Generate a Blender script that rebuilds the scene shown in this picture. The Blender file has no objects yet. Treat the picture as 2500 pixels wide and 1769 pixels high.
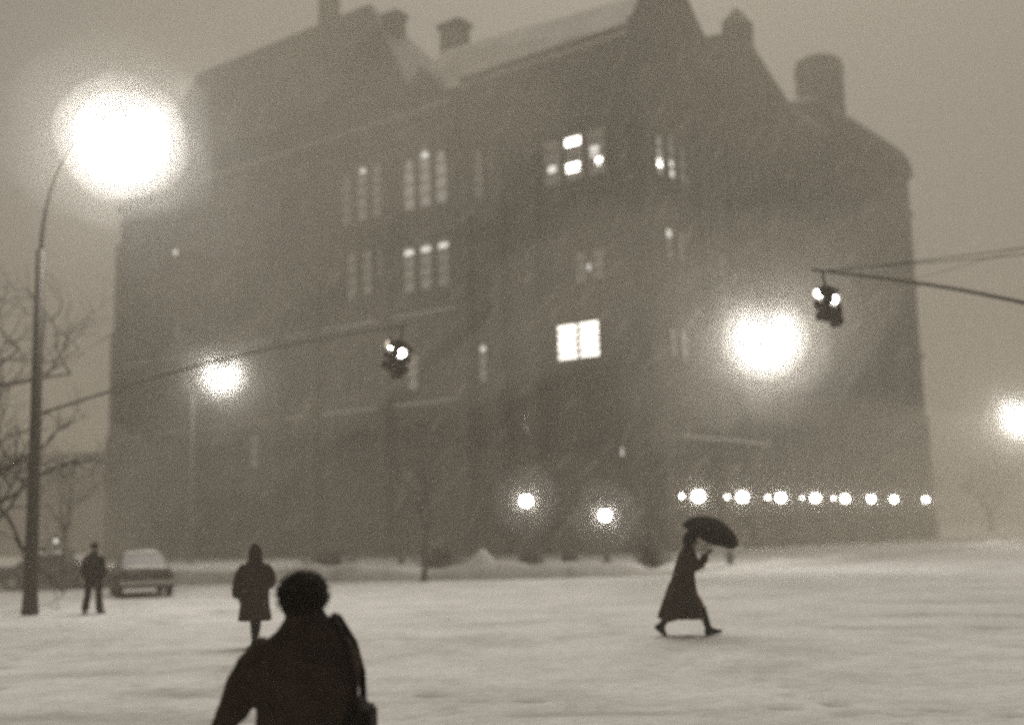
import bpy, bmesh, math, random
from mathutils import Vector, Matrix, noise
R = math.radians
random.seed(11)
SC = bpy.context.scene
COL = SC.collection

# ------------------------------------------------------------------ camera
cam_d = bpy.data.cameras.new("camera")
cam = bpy.data.objects.new("camera", cam_d)
COL.objects.link(cam)
cam_d.lens = 42.0
cam_d.sensor_width = 36.0
cam_d.clip_start = 0.1
cam_d.clip_end = 3000
_p, _r = R(8.06), R(1.5)
_M = Matrix.Rotation(R(90) + _p, 4, 'X') @ Matrix.Rotation(-_r, 4, 'Z')
_M.translation = Vector((0, 0, 1.76))
cam.matrix_world = _M
cam_d.dof.use_dof = True
cam_d.dof.focus_distance = 9.0
cam_d.dof.aperture_fstop = 0.74
SC.camera = cam

# ------------------------------------------------------------------ light
SUN_AZ, SUN_EL = R(11), R(56)            # behind the building, a little right of centre
w = bpy.data.worlds.new("World")
SC.world = w
w.use_nodes = True
nt = w.node_tree
nt.nodes.clear()
sky = nt.nodes.new("ShaderNodeTexSky")
sky.sky_type = 'NISHITA'
sky.sun_disc = False
sky.sun_elevation = SUN_EL
sky.sun_rotation = SUN_AZ
sky.air_density = 2.0
sky.dust_density = 6.0
bw = nt.nodes.new("ShaderNodeRGBToBW")
tint = nt.nodes.new("ShaderNodeMix"); tint.data_type = 'RGBA'; tint.blend_type = 'MULTIPLY'
tint.inputs[0].default_value = 1.0
tint.inputs[7].default_value = (1.0, 0.90, 0.765, 1)     # warm grey of the snow-laden sky
bg = nt.nodes.new("ShaderNodeBackground")
bg.inputs[1].default_value = 0.034
wo = nt.nodes.new("ShaderNodeOutputWorld")
nt.links.new(sky.outputs[0], bw.inputs[0])
nt.links.new(bw.outputs[0], tint.inputs[6])
nt.links.new(tint.outputs[2], bg.inputs[0])
nt.links.new(bg.outputs[0], wo.inputs[0])

sd = bpy.data.lights.new("sun", 'SUN')
sd.energy = 1.5
sd.angle = R(35)
sd.color = (1.0, 0.945, 0.86)
sun = bpy.data.objects.new("sun", sd)
COL.objects.link(sun)
_sv = Vector((math.sin(SUN_AZ) * math.cos(SUN_EL), math.cos(SUN_AZ) * math.cos(SUN_EL), math.sin(SUN_EL)))
sun.rotation_euler = _sv.to_track_quat('Z', 'Y').to_euler()

SC.view_settings.view_transform = 'Standard'
SC.view_settings.look = 'None'
SC.view_settings.exposure = -0.08
SC.view_settings.gamma = 1.0
SC.view_settings.use_curve_mapping = False
cy = SC.cycles
cy.volume_bounces = 1
cy.max_bounces = 4
cy.diffuse_bounces = 2
cy.use_denoising = False
cy.filter_width = 2.0
cy.sample_clamp_indirect = 3.0
cy.sample_clamp_direct = 60.0
HAZE_DENSITY = 0.0042
LAMP_W = 2300.0          # the tall street lamps
GLOBE_EMIT = 26.0

# ------------------------------------------------------------------ materials
def mat(name, col, rough=0.8, var=0.25, scale=3.0, bump=0.0, bscale=20.0, spec=0.3, metal=0.0, emit=0.0, ecol=None):
    m = bpy.data.materials.new(name)
    m.use_nodes = True
    n = m.node_tree
    b = n.nodes["Principled BSDF"]
    b.inputs["Roughness"].default_value = rough
    b.inputs["Metallic"].default_value = metal
    b.inputs["Specular IOR Level"].default_value = spec
    tc = n.nodes.new("ShaderNodeTexCoord")
    nz = n.nodes.new("ShaderNodeTexNoise")
    nz.inputs["Scale"].default_value = scale
    nz.inputs["Detail"].default_value = 6
    nz.inputs["Roughness"].default_value = 0.6
    n.links.new(tc.outputs["Object"], nz.inputs["Vector"])
    rp = n.nodes.new("ShaderNodeValToRGB")
    c0 = [max(0, c * (1 - var)) for c in col]; c1 = [min(1, c * (1 + var)) for c in col]
    rp.color_ramp.elements[0].position = 0.3; rp.color_ramp.elements[0].color = (*c0, 1)
    rp.color_ramp.elements[1].position = 0.7; rp.color_ramp.elements[1].color = (*c1, 1)
    n.links.new(nz.outputs["Fac"], rp.inputs[0])
    n.links.new(rp.outputs[0], b.inputs["Base Color"])
    if bump > 0:
        n2 = n.nodes.new("ShaderNodeTexNoise"); n2.inputs["Scale"].default_value = bscale; n2.inputs["Detail"].default_value = 8
        n.links.new(tc.outputs["Object"], n2.inputs["Vector"])
        bp = n.nodes.new("ShaderNodeBump"); bp.inputs["Strength"].default_value = bump; bp.inputs["Distance"].default_value = 0.05
        n.links.new(n2.outputs["Fac"], bp.inputs["Height"]); n.links.new(bp.outputs[0], b.inputs["Normal"])
    if emit > 0:
        b.inputs["Emission Color"].default_value = (*(ecol or (1, .97, .92)), 1)
        b.inputs["Emission Strength"].default_value = emit
    return m

def snow_ground_mat():
    m = bpy.data.materials.new("street_snow"); m.use_nodes = True
    n = m.node_tree; L = n.links.new
    b = n.nodes["Principled BSDF"]; b.inputs["Roughness"].default_value = 0.75; b.inputs["Specular IOR Level"].default_value = 0.2
    tc = n.nodes.new("ShaderNodeTexCoord")
    def nz(scale, detail, sx=1, sy=1, rough=.6):
        mp = n.nodes.new("ShaderNodeMapping"); mp.inputs["Scale"].default_value = (sx, sy, 1)
        L(tc.outputs["Object"], mp.inputs[0])
        t = n.nodes.new("ShaderNodeTexNoise"); t.inputs["Scale"].default_value = scale; t.inputs["Detail"].default_value = detail; t.inputs["Roughness"].default_value = rough
        L(mp.outputs[0], t.inputs["Vector"]); return t
    # trodden, slushy patches where the asphalt greys the snow
    a = nz(0.42, 12, 1.0, 1.0, .78)
    r1 = n.nodes.new("ShaderNodeValToRGB")
    r1.color_ramp.elements[0].position = 0.36; r1.color_ramp.elements[0].color = (0.62, 0.61, 0.59, 1)
    r1.color_ramp.elements[1].position = 0.58; r1.color_ramp.elements[1].color = (0.90, 0.89, 0.875, 1)
    L(a.outputs["Fac"], r1.inputs[0])
    c = nz(5.0, 12, 1.0, 1.0, .85)
    r2 = n.nodes.new("ShaderNodeValToRGB")
    r2.color_ramp.elements[0].position = 0.33; r2.color_ramp.elements[0].color = (0.68, 0.67, 0.655, 1)
    r2.color_ramp.elements[1].position = 0.55; r2.color_ramp.elements[1].color = (1, 1, 1, 1)
    L(c.outputs["Fac"], r2.inputs[0])
    mx = n.nodes.new("ShaderNodeMix"); mx.data_type = 'RGBA'; mx.blend_type = 'MULTIPLY'; mx.inputs[0].default_value = 0.8
    L(r1.outputs[0], mx.inputs[6]); L(r2.outputs[0], mx.inputs[7])
    # wheel ruts, slush and vignette-dark patches: vertex colour layer written on the mesh where the ruts are pressed in
    at = n.nodes.new("ShaderNodeAttribute"); at.attribute_name = "rut"
    m2 = n.nodes.new("ShaderNodeMix"); m2.data_type = 'RGBA'
    m2.inputs[7].default_value = (0.26, 0.245, 0.225, 1)
    L(at.outputs["Fac"], m2.inputs[0]); L(mx.outputs[2], m2.inputs[6]); L(m2.outputs[2], b.inputs["Base Color"])
    h = nz(7.0, 12, 1, 1, .8)
    bp = n.nodes.new("ShaderNodeBump"); bp.inputs["Strength"].default_value = 0.4; bp.inputs["Distance"].default_value = 0.06
    L(h.outputs["Fac"], bp.inputs["Height"]); L(bp.outputs[0], b.inputs["Normal"])
    return m

M = dict(
    stone=mat("dark_stone", (0.115, 0.10, 0.08), .9, .35, .6, .5, 3.0),
    trim=mat("trim_stone", (0.13, 0.115, 0.09), .9, .25, 1.2),
    slate=mat("slate_roof", (0.10, 0.088, 0.072), .7, .3, 1.5, .3, 5.0),
    snowroof=mat("roof_snow", (0.66, 0.64, 0.60), .8, .25, .35),
    snow=mat("heaped_snow", (0.74, 0.725, 0.70), .8, .12, 2.0, .6, 6.0, .2),
    snowbank=mat("ploughed_snow", (0.50, 0.48, 0.45), .85, .3, 1.2, .8, 4.0, .2),
    glass=mat("dark_glass", (0.03, 0.028, 0.025), .15, .3, 2, spec=.5),
    pale=mat("galvanised_pole", (0.11, 0.10, 0.085), .7, .2, 4),
    iron=mat("black_iron", (0.06, 0.05, 0.038), .6, .3, 8),
    pole=mat("brown_painted_pole", (0.06, 0.05, 0.038), .6, .3, 8),
    bark=mat("dark_bark", (0.06, 0.05, 0.038), .95, .4, 6, .8, 25),
    palebark=mat("snow_plastered_bark", (0.12, 0.11, 0.095), .95, .4, 6),
    coat=mat("black_wool", (0.052, 0.039, 0.026), .95, .35, 14, .5, 60, .1),
    coat2=mat("dark_wool", (0.02, 0.0145, 0.0095), .95, .35, 10, .5, 40, .1),
    skin=mat("skin", (0.20, 0.14, 0.10), .6, .1, 10),
    hair=mat("dark_hair", (0.014, 0.010, 0.007), .8, .5, 40, 1.0, 120, .2),
    leather=mat("black_leather", (0.016, 0.012, 0.009), .85, .3, 20, spec=.1),
    paint=mat("dark_car_paint", (0.06, 0.05, 0.04), .35, .15, 2, spec=.5),
    chrome=mat("bumper_chrome", (0.45, 0.43, 0.39), .3, .1, 4, metal=.7),
    rubber=mat("tyre_rubber", (0.018, 0.016, 0.014), .9, .2, 9),
    bush=mat("snow_dusted_twigs", (0.15, 0.14, 0.12), .95, .6, 5),
    far=mat("far_brick", (0.12, 0.105, 0.085), .9, .3, .5),
    bulb=mat("lamp_lens", (0.9, 0.9, 0.88), .4, .02, 3, emit=60, ecol=(1, .97, .91)),
    globe=mat("lit_globe_glass", (0.9, 0.9, 0.88), .4, .02, 3, emit=GLOBE_EMIT, ecol=(1, .96, .88)),
    signal=mat("lit_signal_lens", (0.8, 0.8, 0.78), .4, .02, 3, emit=40, ecol=(1, .96, .9)),
    deadlens=mat("unlit_signal_lens", (0.05, 0.045, 0.04), .3, .2, 9),
)
def emit_mat(name, strength):
    m = mat(name, (.5, .48, .44), .4, .05, 3)
    n = m.node_tree; b = n.nodes["Principled BSDF"]
    # curtains, shelves and ceilings behind the glass: uneven brightness
    tc = n.nodes.new("ShaderNodeTexCoord"); t = n.nodes.new("ShaderNodeTexNoise"); t.inputs["Scale"].default_value = 1.3; t.inputs["Detail"].default_value = 3
    n.links.new(tc.outputs["Object"], t.inputs["Vector"])
    mr = n.nodes.new("ShaderNodeMapRange"); mr.inputs[1].default_value = .3; mr.inputs[2].default_value = .7
    mr.inputs[3].default_value = strength * .45; mr.inputs[4].default_value = strength * 1.5
    n.links.new(t.outputs["Fac"], mr.inputs[0]); n.links.new(mr.outputs[0], b.inputs["Emission Strength"])
    b.inputs["Emission Color"].default_value = (1, .95, .86, 1)
    return m
M['room'] = mat("lit_ceiling_lamp", (.8, .8, .78), .4, .02, 3, emit=7, ecol=(1, .96, .9))
M['room2'] = mat("dim_ceiling_lamp", (.8, .8, .78), .4, .02, 3, emit=1.1, ecol=(1, .96, .9))
M['lit_high'] = emit_mat("bright_room", 3.4)
M['lit_mid'] = emit_mat("half_lit_room", 0.17)
M['lit_low'] = emit_mat("dim_room", 0.055)
M['lit_faint'] = emit_mat("faint_room", 0.018)

# ------------------------------------------------------------------ mesh helpers
class MB:
    def __init__(s): s.v, s.f = [], []
    def add(s, vs, fs):
        o = len(s.v); s.v += [tuple(v) for v in vs]; s.f += [tuple(i + o for i in f) for f in fs]; return s
    def box(s, x0, x1, y0, y1, z0, z1):
        return s.add([(x0, y0, z0), (x1, y0, z0), (x1, y1, z0), (x0, y1, z0), (x0, y0, z1), (x1, y0, z1), (x1, y1, z1), (x0, y1, z1)],
                     [(0, 3, 2, 1), (4, 5, 6, 7), (0, 1, 5, 4), (1, 2, 6, 5), (2, 3, 7, 6), (3, 0, 4, 7)])
    def rings(s, rings, cap=True):
        n = len(rings[0]); o = len(s.v)
        for r in rings: s.v += [tuple(p) for p in r]
        for i in range(len(rings) - 1):
            for j in range(n):
                a = o + i * n + j; b = o + i * n + (j + 1) % n
                s.f.append((a, b, b + n, a + n))
        if cap:
            s.f.append(tuple(o + j for j in reversed(range(n))))
            s.f.append(tuple(o + (len(rings) - 1) * n + j for j in range(n)))
        return s
    def tube(s, pts, rad, n=8, cap=True):
        pts = [Vector(p) for p in pts]
        if not isinstance(rad, (list, tuple)): rad = [rad] * len(pts)
        rr = []; up = None
        for i, p in enumerate(pts):
            d = (pts[min(i + 1, len(pts) - 1)] - pts[max(i - 1, 0)])
            if d.length < 1e-9: d = Vector((0, 0, 1))
            d.normalize()
            if up is None:
                up = Vector((1, 0, 0)) if abs(d.x) < .9 else Vector((0, 1, 0))
            a = (up - d * up.dot(d)).normalized(); b = d.cross(a); up = a
            rr.append([p + (a * math.cos(2 * math.pi * k / n) + b * math.sin(2 * math.pi * k / n)) * rad[i] for k in range(n)])
        return s.rings(rr, cap)
    def lathe(s, prof, n=16, c=(0, 0, 0), cap=True):
        return s.rings([[(c[0] + r * math.cos(2 * math.pi * k / n), c[1] + r * math.sin(2 * math.pi * k / n), c[2] + z) for k in range(n)] for r, z in prof], cap)
    def ball(s, c, rx, ry=None, rz=None, n=16, m=10):
        ry = ry or rx; rz = rz or rx
        rr = []
        for i in range(m + 1):
            a = -math.pi / 2 + math.pi * i / m; q = max(math.cos(a), .02)
            rr.append([(c[0] + rx * q * math.cos(2 * math.pi * k / n), c[1] + ry * q * math.sin(2 * math.pi * k / n), c[2] + rz * math.sin(a)) for k in range(n)])
        return s.rings(rr)
    def mesh(s, name):
        me = bpy.data.meshes.new(name); me.from_pydata(s.v, [], s.f); me.validate(); me.update(); return me
    def build(s, name, m, parent=None, smooth=False):
        me = s.mesh(name)
        if m: me.materials.append(m)
        if smooth:
            me.polygons.foreach_set("use_smooth", [True] * len(me.polygons))
        return link(name, me, parent)

def link(name, me, parent=None):
    o = bpy.data.objects.new(name, me); COL.objects.link(o)
    if parent: o.parent = parent
    return o
def fixn(o):
    b = bmesh.new(); b.from_mesh(o.data); bmesh.ops.recalc_face_normals(b, faces=b.faces); b.to_mesh(o.data); b.free(); return o
def bevel(o, width, seg=2):
    b = bmesh.new(); b.from_mesh(o.data)
    bmesh.ops.recalc_face_normals(b, faces=b.faces)
    bmesh.ops.bevel(b, geom=[e for e in b.edges if len(e.link_faces) == 2 and e.calc_face_angle(0) > .5], offset=width, segments=seg, affect='EDGES', clamp_overlap=True)
    b.to_mesh(o.data); b.free(); return o
def tag(o, label=None, cat=None, group=None, kind=None):
    if label: o['label'] = label
    if cat: o['category'] = cat
    if group: o['group'] = group
    if kind: o['kind'] = kind
    return o
def thing(name, label, cat, loc=(0, 0, 0), rz=0, group=None):
    o = bpy.data.objects.new(name, None); COL.objects.link(o); o.location = loc; o.rotation_euler = (0, 0, rz)
    o.empty_display_size = .2
    return tag(o, label, cat, group)
def kids(o): return [c for c in bpy.data.objects if c.parent == o]
def dup(root, loc, rz=None, label=None):
    r = root.copy(); COL.objects.link(r); r.location = loc
    if rz is not None: r.rotation_euler = (0, 0, rz)
    if label: r['label'] = label
    for ch in kids(root):
        if ch == r: continue
        c = ch.copy(); COL.objects.link(c); c.parent = r
        for g in kids(ch):
            if g.name == c.name: continue
            d = g.copy(); COL.objects.link(d); d.parent = c
    return r
def fuse(mb, name, m, voxel, parent=None, smooth_it=3, wob=0.0, wscale=8.0, seed=0.0):
    """Fuse overlapping lofts into one continuous surface, then wrinkle it slightly."""
    me = mb.mesh(name)
    b = bmesh.new(); b.from_mesh(me); bmesh.ops.recalc_face_normals(b, faces=b.faces); b.to_mesh(me); b.free()
    o = bpy.data.objects.new(name, me); COL.objects.link(o)
    rm = o.modifiers.new("r", 'REMESH'); rm.mode = 'VOXEL'; rm.voxel_size = voxel
    sm = o.modifiers.new("s", 'SMOOTH'); sm.iterations = smooth_it; sm.factor = .5
    dg = bpy.context.evaluated_depsgraph_get(); dg.update()
    ne = bpy.data.meshes.new_from_object(o.evaluated_get(dg))
    bpy.data.objects.remove(o); bpy.data.meshes.remove(me)
    ne.name = name
    if wob > 0:
        nn = [v.normal.copy() for v in ne.vertices]
        for v, q in zip(ne.vertices, nn):
            k = noise.noise(Vector((v.co.x * wscale, v.co.y * wscale, v.co.z * wscale * .45 + seed))) + .5 * noise.noise(v.co * wscale * 2.7)
            v.co += q * (k * wob)
    ne.materials.clear(); ne.materials.append(m)
    ne.polygons.foreach_set("use_smooth", [True] * len(ne.polygons))
    return link(name, ne, parent)

# ------------------------------------------------------------------ ground
def ruts(x, y):
    """pressed wheel ruts curving across the right-hand road, and slush patches by the left kerb and, for lens vignetting, lower left"""
    v = 0.0
    for (pts, wd, st) in RUTS:
        m_ = wd * 2.3
        if len(pts) == 2 and (y < min(pts[0][1], pts[1][1]) - m_ or y > max(pts[0][1], pts[1][1]) + m_ or x < min(pts[0][0], pts[1][0]) - m_ or x > max(pts[0][0], pts[1][0]) + m_): continue
        for i in range(len(pts) - 1):
            (x0, y0), (x1, y1) = pts[i], pts[i + 1]
            dx, dy = x1 - x0, y1 - y0
            t = max(0, min(1, ((x - x0) * dx + (y - y0) * dy) / (dx * dx + dy * dy)))
            d = math.hypot(x - x0 - t * dx, y - y0 - t * dy)
            if d < wd * 2.2:
                q = math.exp(-(d / wd) ** 2) * min(1, st * 1.6) * max(0.0, .62 + .9 * noise.noise(Vector((x * .9, y * 2.1, 3.3))))
                v = max(v, q)
    return v
RUTS = [
    ([(4.5, 24.6), (7.6, 23.5), (11.5, 22.3), (16, 21.2)], .20, .55),
    ([(5.4, 21.3), (8, 20.2), (11, 19.3), (15, 18.6)], .17, .75),
    ([(8, 27.5), (12, 26), (17, 24.6)], .3, .4),
    ([(17, 47), (21, 44), (28, 41)], .5, .55),
    ([(7, 17.4), (10, 16.6), (13, 16.2)], .22, .45),
    ([(-8.35, 27.3), (-7.7, 27.2)], .18, .8),
    ([(-9.9, 29.4), (-9.1, 29.3)], .16, .6),
    ([(-4, 9.6), (-2.6, 9.2)], .22, .35), ([(-3.8, 11.2), (-5.5, 11.8)], .22, .3), ([(2.4, 9.2), (3.4, 9.0)], .2, .35),
    ([(-5.5, 12.5), (-2.2, 12.2)], .5, .35), ([(-4.6, 14.6), (-2.9, 14.2)], .35, .3), ([(-3.4, 7.6), (-1.4, 7.3)], .35, .3), ([(-6.5, 17), (-4.0, 16.5)], .4, .28),  # trodden slush that also paints lens vignetting into the lower-left snow
    ([(-1.5, 24), (1.0, 24.6)], .25, .3), ([(0, 12.2), (2.2, 12.0)], .25, .28),
]
def trail(x0, y0, x1, y1, st=.75, seed=0):
    rn = random.Random(seed); L_ = math.hypot(x1 - x0, y1 - y0); dx, dy = (x1 - x0) / L_, (y1 - y0) / L_
    for i in range(int(L_ / .68)):
        d = i * .68 + rn.uniform(-.05, .05); sg = .11 if i % 2 else -.11; wv = .18 * math.sin(d * .7 + seed)
        cx, cy_ = x0 + dx * d - dy * (sg + wv), y0 + dy * d + dx * (sg + wv)
        RUTS.append(([(cx, cy_), (cx + dx * .2, cy_ + dy * .2)], .085, st))
trail(2.2, 20.3, -8.5, 21.6, .55, 1); trail(-4.42, 20.1, -2.2, 8.5, .6, 2); trail(-10.9, 30.7, -6.0, 12.0, .5, 3)
trail(6.5, 10.5, -5.5, 15.5, .5, 4); trail(3.8, 8.2, 1.2, 26, .45, 5); trail(-1.0, 6.6, -1.6, 5.2, .6, 6); trail(9, 14.5, 1.5, 18.5, .4, 7)
def axis(lo, hi, mid0, mid1, fine, n):
    a = [mid0 + fine * i for i in range(int((mid1 - mid0) / fine) + 1)]
    lft = [mid0 - (mid0 - lo) * ((i / n) ** 2.2) for i in range(n, 0, -1)]
    rgt = [a[-1] + (hi - a[-1]) * ((i / n) ** 2.2) for i in range(1, n + 1)]
    return lft + a + rgt
xs = axis(-420, 420, -13, 16, .12, 26)
ys = axis(-60, 620, 4, 30, .12, 40)
gv = []; rv = []
for y in ys:
    for x in xs:
        near = max(0, 1 - abs(y - 18) / 60)
        z = .016 * noise.noise(Vector((x * .35, y * .35, 0))) + .010 * noise.noise(Vector((x * 1.7, y * 1.7, 5)))
        r_ = ruts(x, y) if -14 < x < 30 and 4.5 < y < 50 else 0.0
        z += .012 * noise.noise(Vector((x * 3.4, y * 3.4, 9))) + .022 * min(0, noise.noise(Vector((x * 2.1, y * 2.3, 31))) + .15)
        gv.append((x, y, z * (near * .9 + .1) - .05 * r_ - .02)); rv.append(r_)
nx = len(xs)
gf = [(j * nx + i, j * nx + i + 1, (j + 1) * nx + i + 1, (j + 1) * nx + i) for j in range(len(ys) - 1) for i in range(nx - 1)]
gm = bpy.data.meshes.new("snowy_street"); gm.from_pydata(gv, [], gf)
at = gm.attributes.new("rut", 'FLOAT', 'POINT'); at.data.foreach_set("value", rv)
gm.materials.append(snow_ground_mat()); gm.polygons.foreach_set("use_smooth", [True] * len(gf))
tag(link("snowy_street", gm), "wide snow-covered street with faint wheel ruts and slush", kind="structure")

# snow ploughed up along the kerb in front of the building
def bank(name, pts, wid, hts, m, label, seed):
    v = []; N = 260; K = 15
    P = [Vector(p) for p in pts]
    seg = [(P[i + 1] - P[i]).length for i in range(len(P) - 1)]; T = sum(seg)
    for i in range(N + 1):
        s = T * i / N; k = 0
        while k < len(seg) - 1 and s > seg[k]: s -= seg[k]; k += 1
        d = (P[k + 1] - P[k]).normalized(); c = P[k] + d * s; nrm = Vector((-d.y, d.x))
        f = i / N; h = hts[0] + (hts[1] - hts[0]) * f
        h *= (.8 + .45 * noise.noise(Vector((c.x * .28, c.y * .3, seed))) + .25 * noise.noise(Vector((c.x * .9, c.y, seed + 4)))) * min(1, f * 14, (1 - f) * 14) + .001
        for j in range(K):
            u = -1 + 2 * j / (K - 1)
            z = h * max(0, 1 - abs(u) ** 2.4) + .07 * noise.noise(Vector((c.x * 1.9 + u, c.y * 1.9, u * 3 + seed))) * (1 - u * u)
            q = c + nrm * (u * wid)
            v.append((q.x, q.y, z - .06))
    f = [(i * K + j, (i + 1) * K + j, (i + 1) * K + j + 1, i * K + j + 1) for i in range(N) for j in range(K - 1)]
    me = bpy.data.meshes.new(name); me.from_pydata(v, [], f); me.materials.append(m); me.polygons.foreach_set("use_smooth", [True] * len(f))
    return tag(link(name, me), label, kind="structure")
bank("snow_bank", [(-34, 51.2), (-14, 49.6), (-3, 47.4), (6.4, 46.3)], 1.0, (.72, .74), M['snowbank'], "ploughed snow bank along the kerb before the building", 2.0)
bank("snow_bank", [(6.6, 46.6), (12, 52.5), (24, 70), (52, 108)], .9, (.35, .55), M['snow'], "low snow bank along the side street kerb", 7.0)
pav = MB()
pav.add([(-70, 51.4, 0), (-14, 50.2, 0), (6.2, 47.3, 0), (12.2, 53.5, 0), (60, 116, 0), (60, 200, 0), (-70, 200, 0)] +
        [(-70, 51.4, .13), (-14, 50.2, .13), (6.2, 47.3, .13), (12.2, 53.5, .13), (60, 116, .13), (60, 200, .13), (-70, 200, .13)],
        [(7, 8, 9, 10, 11, 12, 13)] + [(i, (i + 1) % 7, 7 + (i + 1) % 7, 7 + i) for i in range(7)])
tag(pav.build("pavement", M['snow']), "snow-covered pavement around the stone building", kind="structure")

# ------------------------------------------------------------------ the stone building
# local frame: origin at the near corner, +x along the right front, +y along the left front
BLD = thing("stone_building", "huge dark gothic stone building looming through the blowing snow, few windows lit", "building", (9, 80, 0.1), R(52))
def part(mb, name, m, parent=BLD, smooth=False): return fixn(mb.build(name, m, parent, smooth))
def hip(mb, x0, x1, y0, y1, z0, ridge):       # ridge: two points
    a, b = ridge
    mb.add([(x0, y0, z0), (x1, y0, z0), (x1, y1, z0), (x0, y1, z0), a, b],
           [(0, 1, 4), (1, 2, 5, 4), (2, 3, 5), (3, 0, 4, 5), (0, 3, 2, 1)])
    return mb
# walls
part(MB().box(0, 10.2, -.15, 16.2, 0, 36.2), "wall", M['stone'])
part(MB().box(-.6, 15, 16, 60.2, 0, 34.3), "wall", M['stone'])
part(MB().box(6, 33, 0, 13, 0, 36.4), "wall", M['stone'])
part(MB().box(33, 52.9, -.5, 15, 0, 37.2), "wall", M['stone'])
# steep gable end closing the left range at the near corner
ge = MB(); gp = [(-.2, 35.9), (-.2, 37.3), (.5, 37.5), (4.6, 43.9), (9.6, 39.2), (10.3, 38.9), (10.3, 35.9)]
ge.rings([[(x, -.5, z) for x, z in gp], [(x, .25, z) for x, z in gp]]); part(ge, "gable", M['stone'])
cp_ = MB().tube([(.3, -.12, 37.5), (4.6, -.12, 44.05)], .22, 6).tube([(4.6, -.12, 44.05), (10.1, -.12, 38.95)], .22, 6)
part(cp_, "gable_coping", M['trim'])['kind'] = 'stuff'
# roofs
r1 = MB(); r1.add([(-.5, .2, 36.2), (-.5, 22, 36.2), (5.0, 22, 42.5), (5.0, .2, 41.3), (10.6, .2, 36.2), (10.6, 22, 36.2)],
                  [(0, 1, 2, 3), (3, 2, 5, 4), (0, 3, 4), (1, 5, 2), (0, 4, 5, 1)])
part(r1, "roof", M['snowroof'])
part(hip(MB(), -1.0, 15.4, 19.0, 60.6, 34.3, ((6.5, 32.0, 50.4), (6.5, 57.5, 50.4))), "roof", M['slate'])
r3 = MB(); r3.add([(10.35, -.4, 36.4), (33, -.4, 36.4), (33, 6.5, 41.0), (10.35, 6.5, 41.0), (10.35, 13.4, 36.4), (33, 13.4, 36.4)],
                  [(0, 1, 2, 3), (3, 2, 5, 4), (0, 3, 4), (1, 5, 2), (0, 4, 5, 1)])
part(r3, "roof", M['slate'])
# convex mansard at the far right end
ms = MB(); rr = []
for q in range(13):
    f = q / 12; ins = 7.2 * (1 - math.cos(f * math.pi / 2)) ** 1.35; z = 37.2 + 5.2 * math.sin(f * math.pi / 2)
    rr.append([(33 + ins * .6, -.9 + ins, z), (53.3 - ins * 1.25, -.9 + ins, z), (53.3 - ins * 1.25, 15.4 - ins, z), (33 + ins * .6, 15.4 - ins, z)])
ms.rings(rr); part(ms, "mansard_roof", M['slate'])
# gable on the right front with its finial block
gb = MB(); gp = [(9.2, 35), (9.2, 38.6), (16.2, 41.6), (24.9, 37.4), (24.9, 35)]
gb.rings([[(x, -.55, z) for x, z in gp], [(x, 2.2, z) for x, z in gp]]); part(gb, "gable", M['stone'])
fb = MB().box(16.1, 17.9, -.7, 1.2, 40, 42.6); fb.add([(16.1, -.7, 42.6), (17.9, -.7, 42.6), (17.9, 1.2, 42.6), (16.1, 1.2, 42.6), (16.8, .2, 43.9), (17.5, .2, 43.9)],
     [(0, 1, 5, 4), (1, 2, 5), (2, 3, 4, 5), (3, 0, 4)]); part(fb, "finial", M['trim'])
# dormer gable on the left front, between the two ranges
for (yc, hw, zb, zt) in ((19.2, 3.0, 34.3, 38.6), (26.2, 2.7, 34.3, 38.0), (44, 3.0, 34.3, 38.6)):
    d = MB(); pr = [(yc - hw, zb), (yc - hw, zb + 1.2), (yc, zt), (yc + hw, zb + 1.2), (yc + hw, zb)]
    d.rings([[(-.95, y, z) for y, z in pr], [(3.0, y, z) for y, z in pr]]); part(d, "gable", M['stone'])
# chimneys
def chimney(x, y, z0, z1, sx, sy):
    c = MB().box(x - sx, x + sx, y - sy, y + sy, z0, z1).box(x - sx - .2, x + sx + .2, y - sy - .2, y + sy + .2, z1, z1 + .5)
    part(c, "chimney", M['stone'])
chimney(7.0, 29.6, 42, 48.2, .7, .9)
chimney(9.5, 24.4, 40, 46.6, .8, 1.1)
chimney(7.5, 38.6, 44, 53.4, .6, .9)
chimney(13, 10.5, 38, 41.0, .8, 1.2)
# round tower behind the right wing
rt = MB().lathe([(2.5, 36), (2.5, 48.6), (2.6, 48.8), (2.6, 49.7), (2.4, 50.4), (1.8, 50.8), (.9, 51.0), (.1, 51.05)], 24, (48.4, 6.6, 0))
part(rt, "round_tower", M['stone'], smooth=False)
# string courses, parapet copings, plinths, buttresses
for z in (6.0, 11.2, 18.2, 25.6, 33.0):
    t = MB().box(-.82, -.6, 16, 60.3, z, z + .4).box(-.25, 0, -.15, 16, z, z + .4).box(10.3, 33, -.28, 0, z, z + .4).box(33, 53.1, -.8, -.5, z, z + .4)
    t.box(-.25, 10.3, -.4, -.15, z + .02, z + .42)
    part(t, "string_course", M['trim'])
for (y0, y1, z, x) in ((.4, 15.5, 36.25, -.45), (16, 60.4, 34.35, -1.05)):
    part(MB().box(x, x + .5, y0, y1, z, z + .55), "parapet", M['trim'])
part(MB().box(10.4, 33, -.5, 0, 36.45, 37.1), "parapet", M['trim'])
for y in (.8, 8.9, 12.2, 15.4, 23.2, 31.5, 36, 42, 47, 54, 60):
    x = -.6 if y > 16 else 0
    b = MB().box(x - 1.1, x, y - .5, y + .5, 0, 12).box(x - .8, x, y - .45, y + .45, 12, 22).box(x - .5, x, y - .4, y + .4, 22, 31)
    part(b, "buttress", M['stone'])
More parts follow.
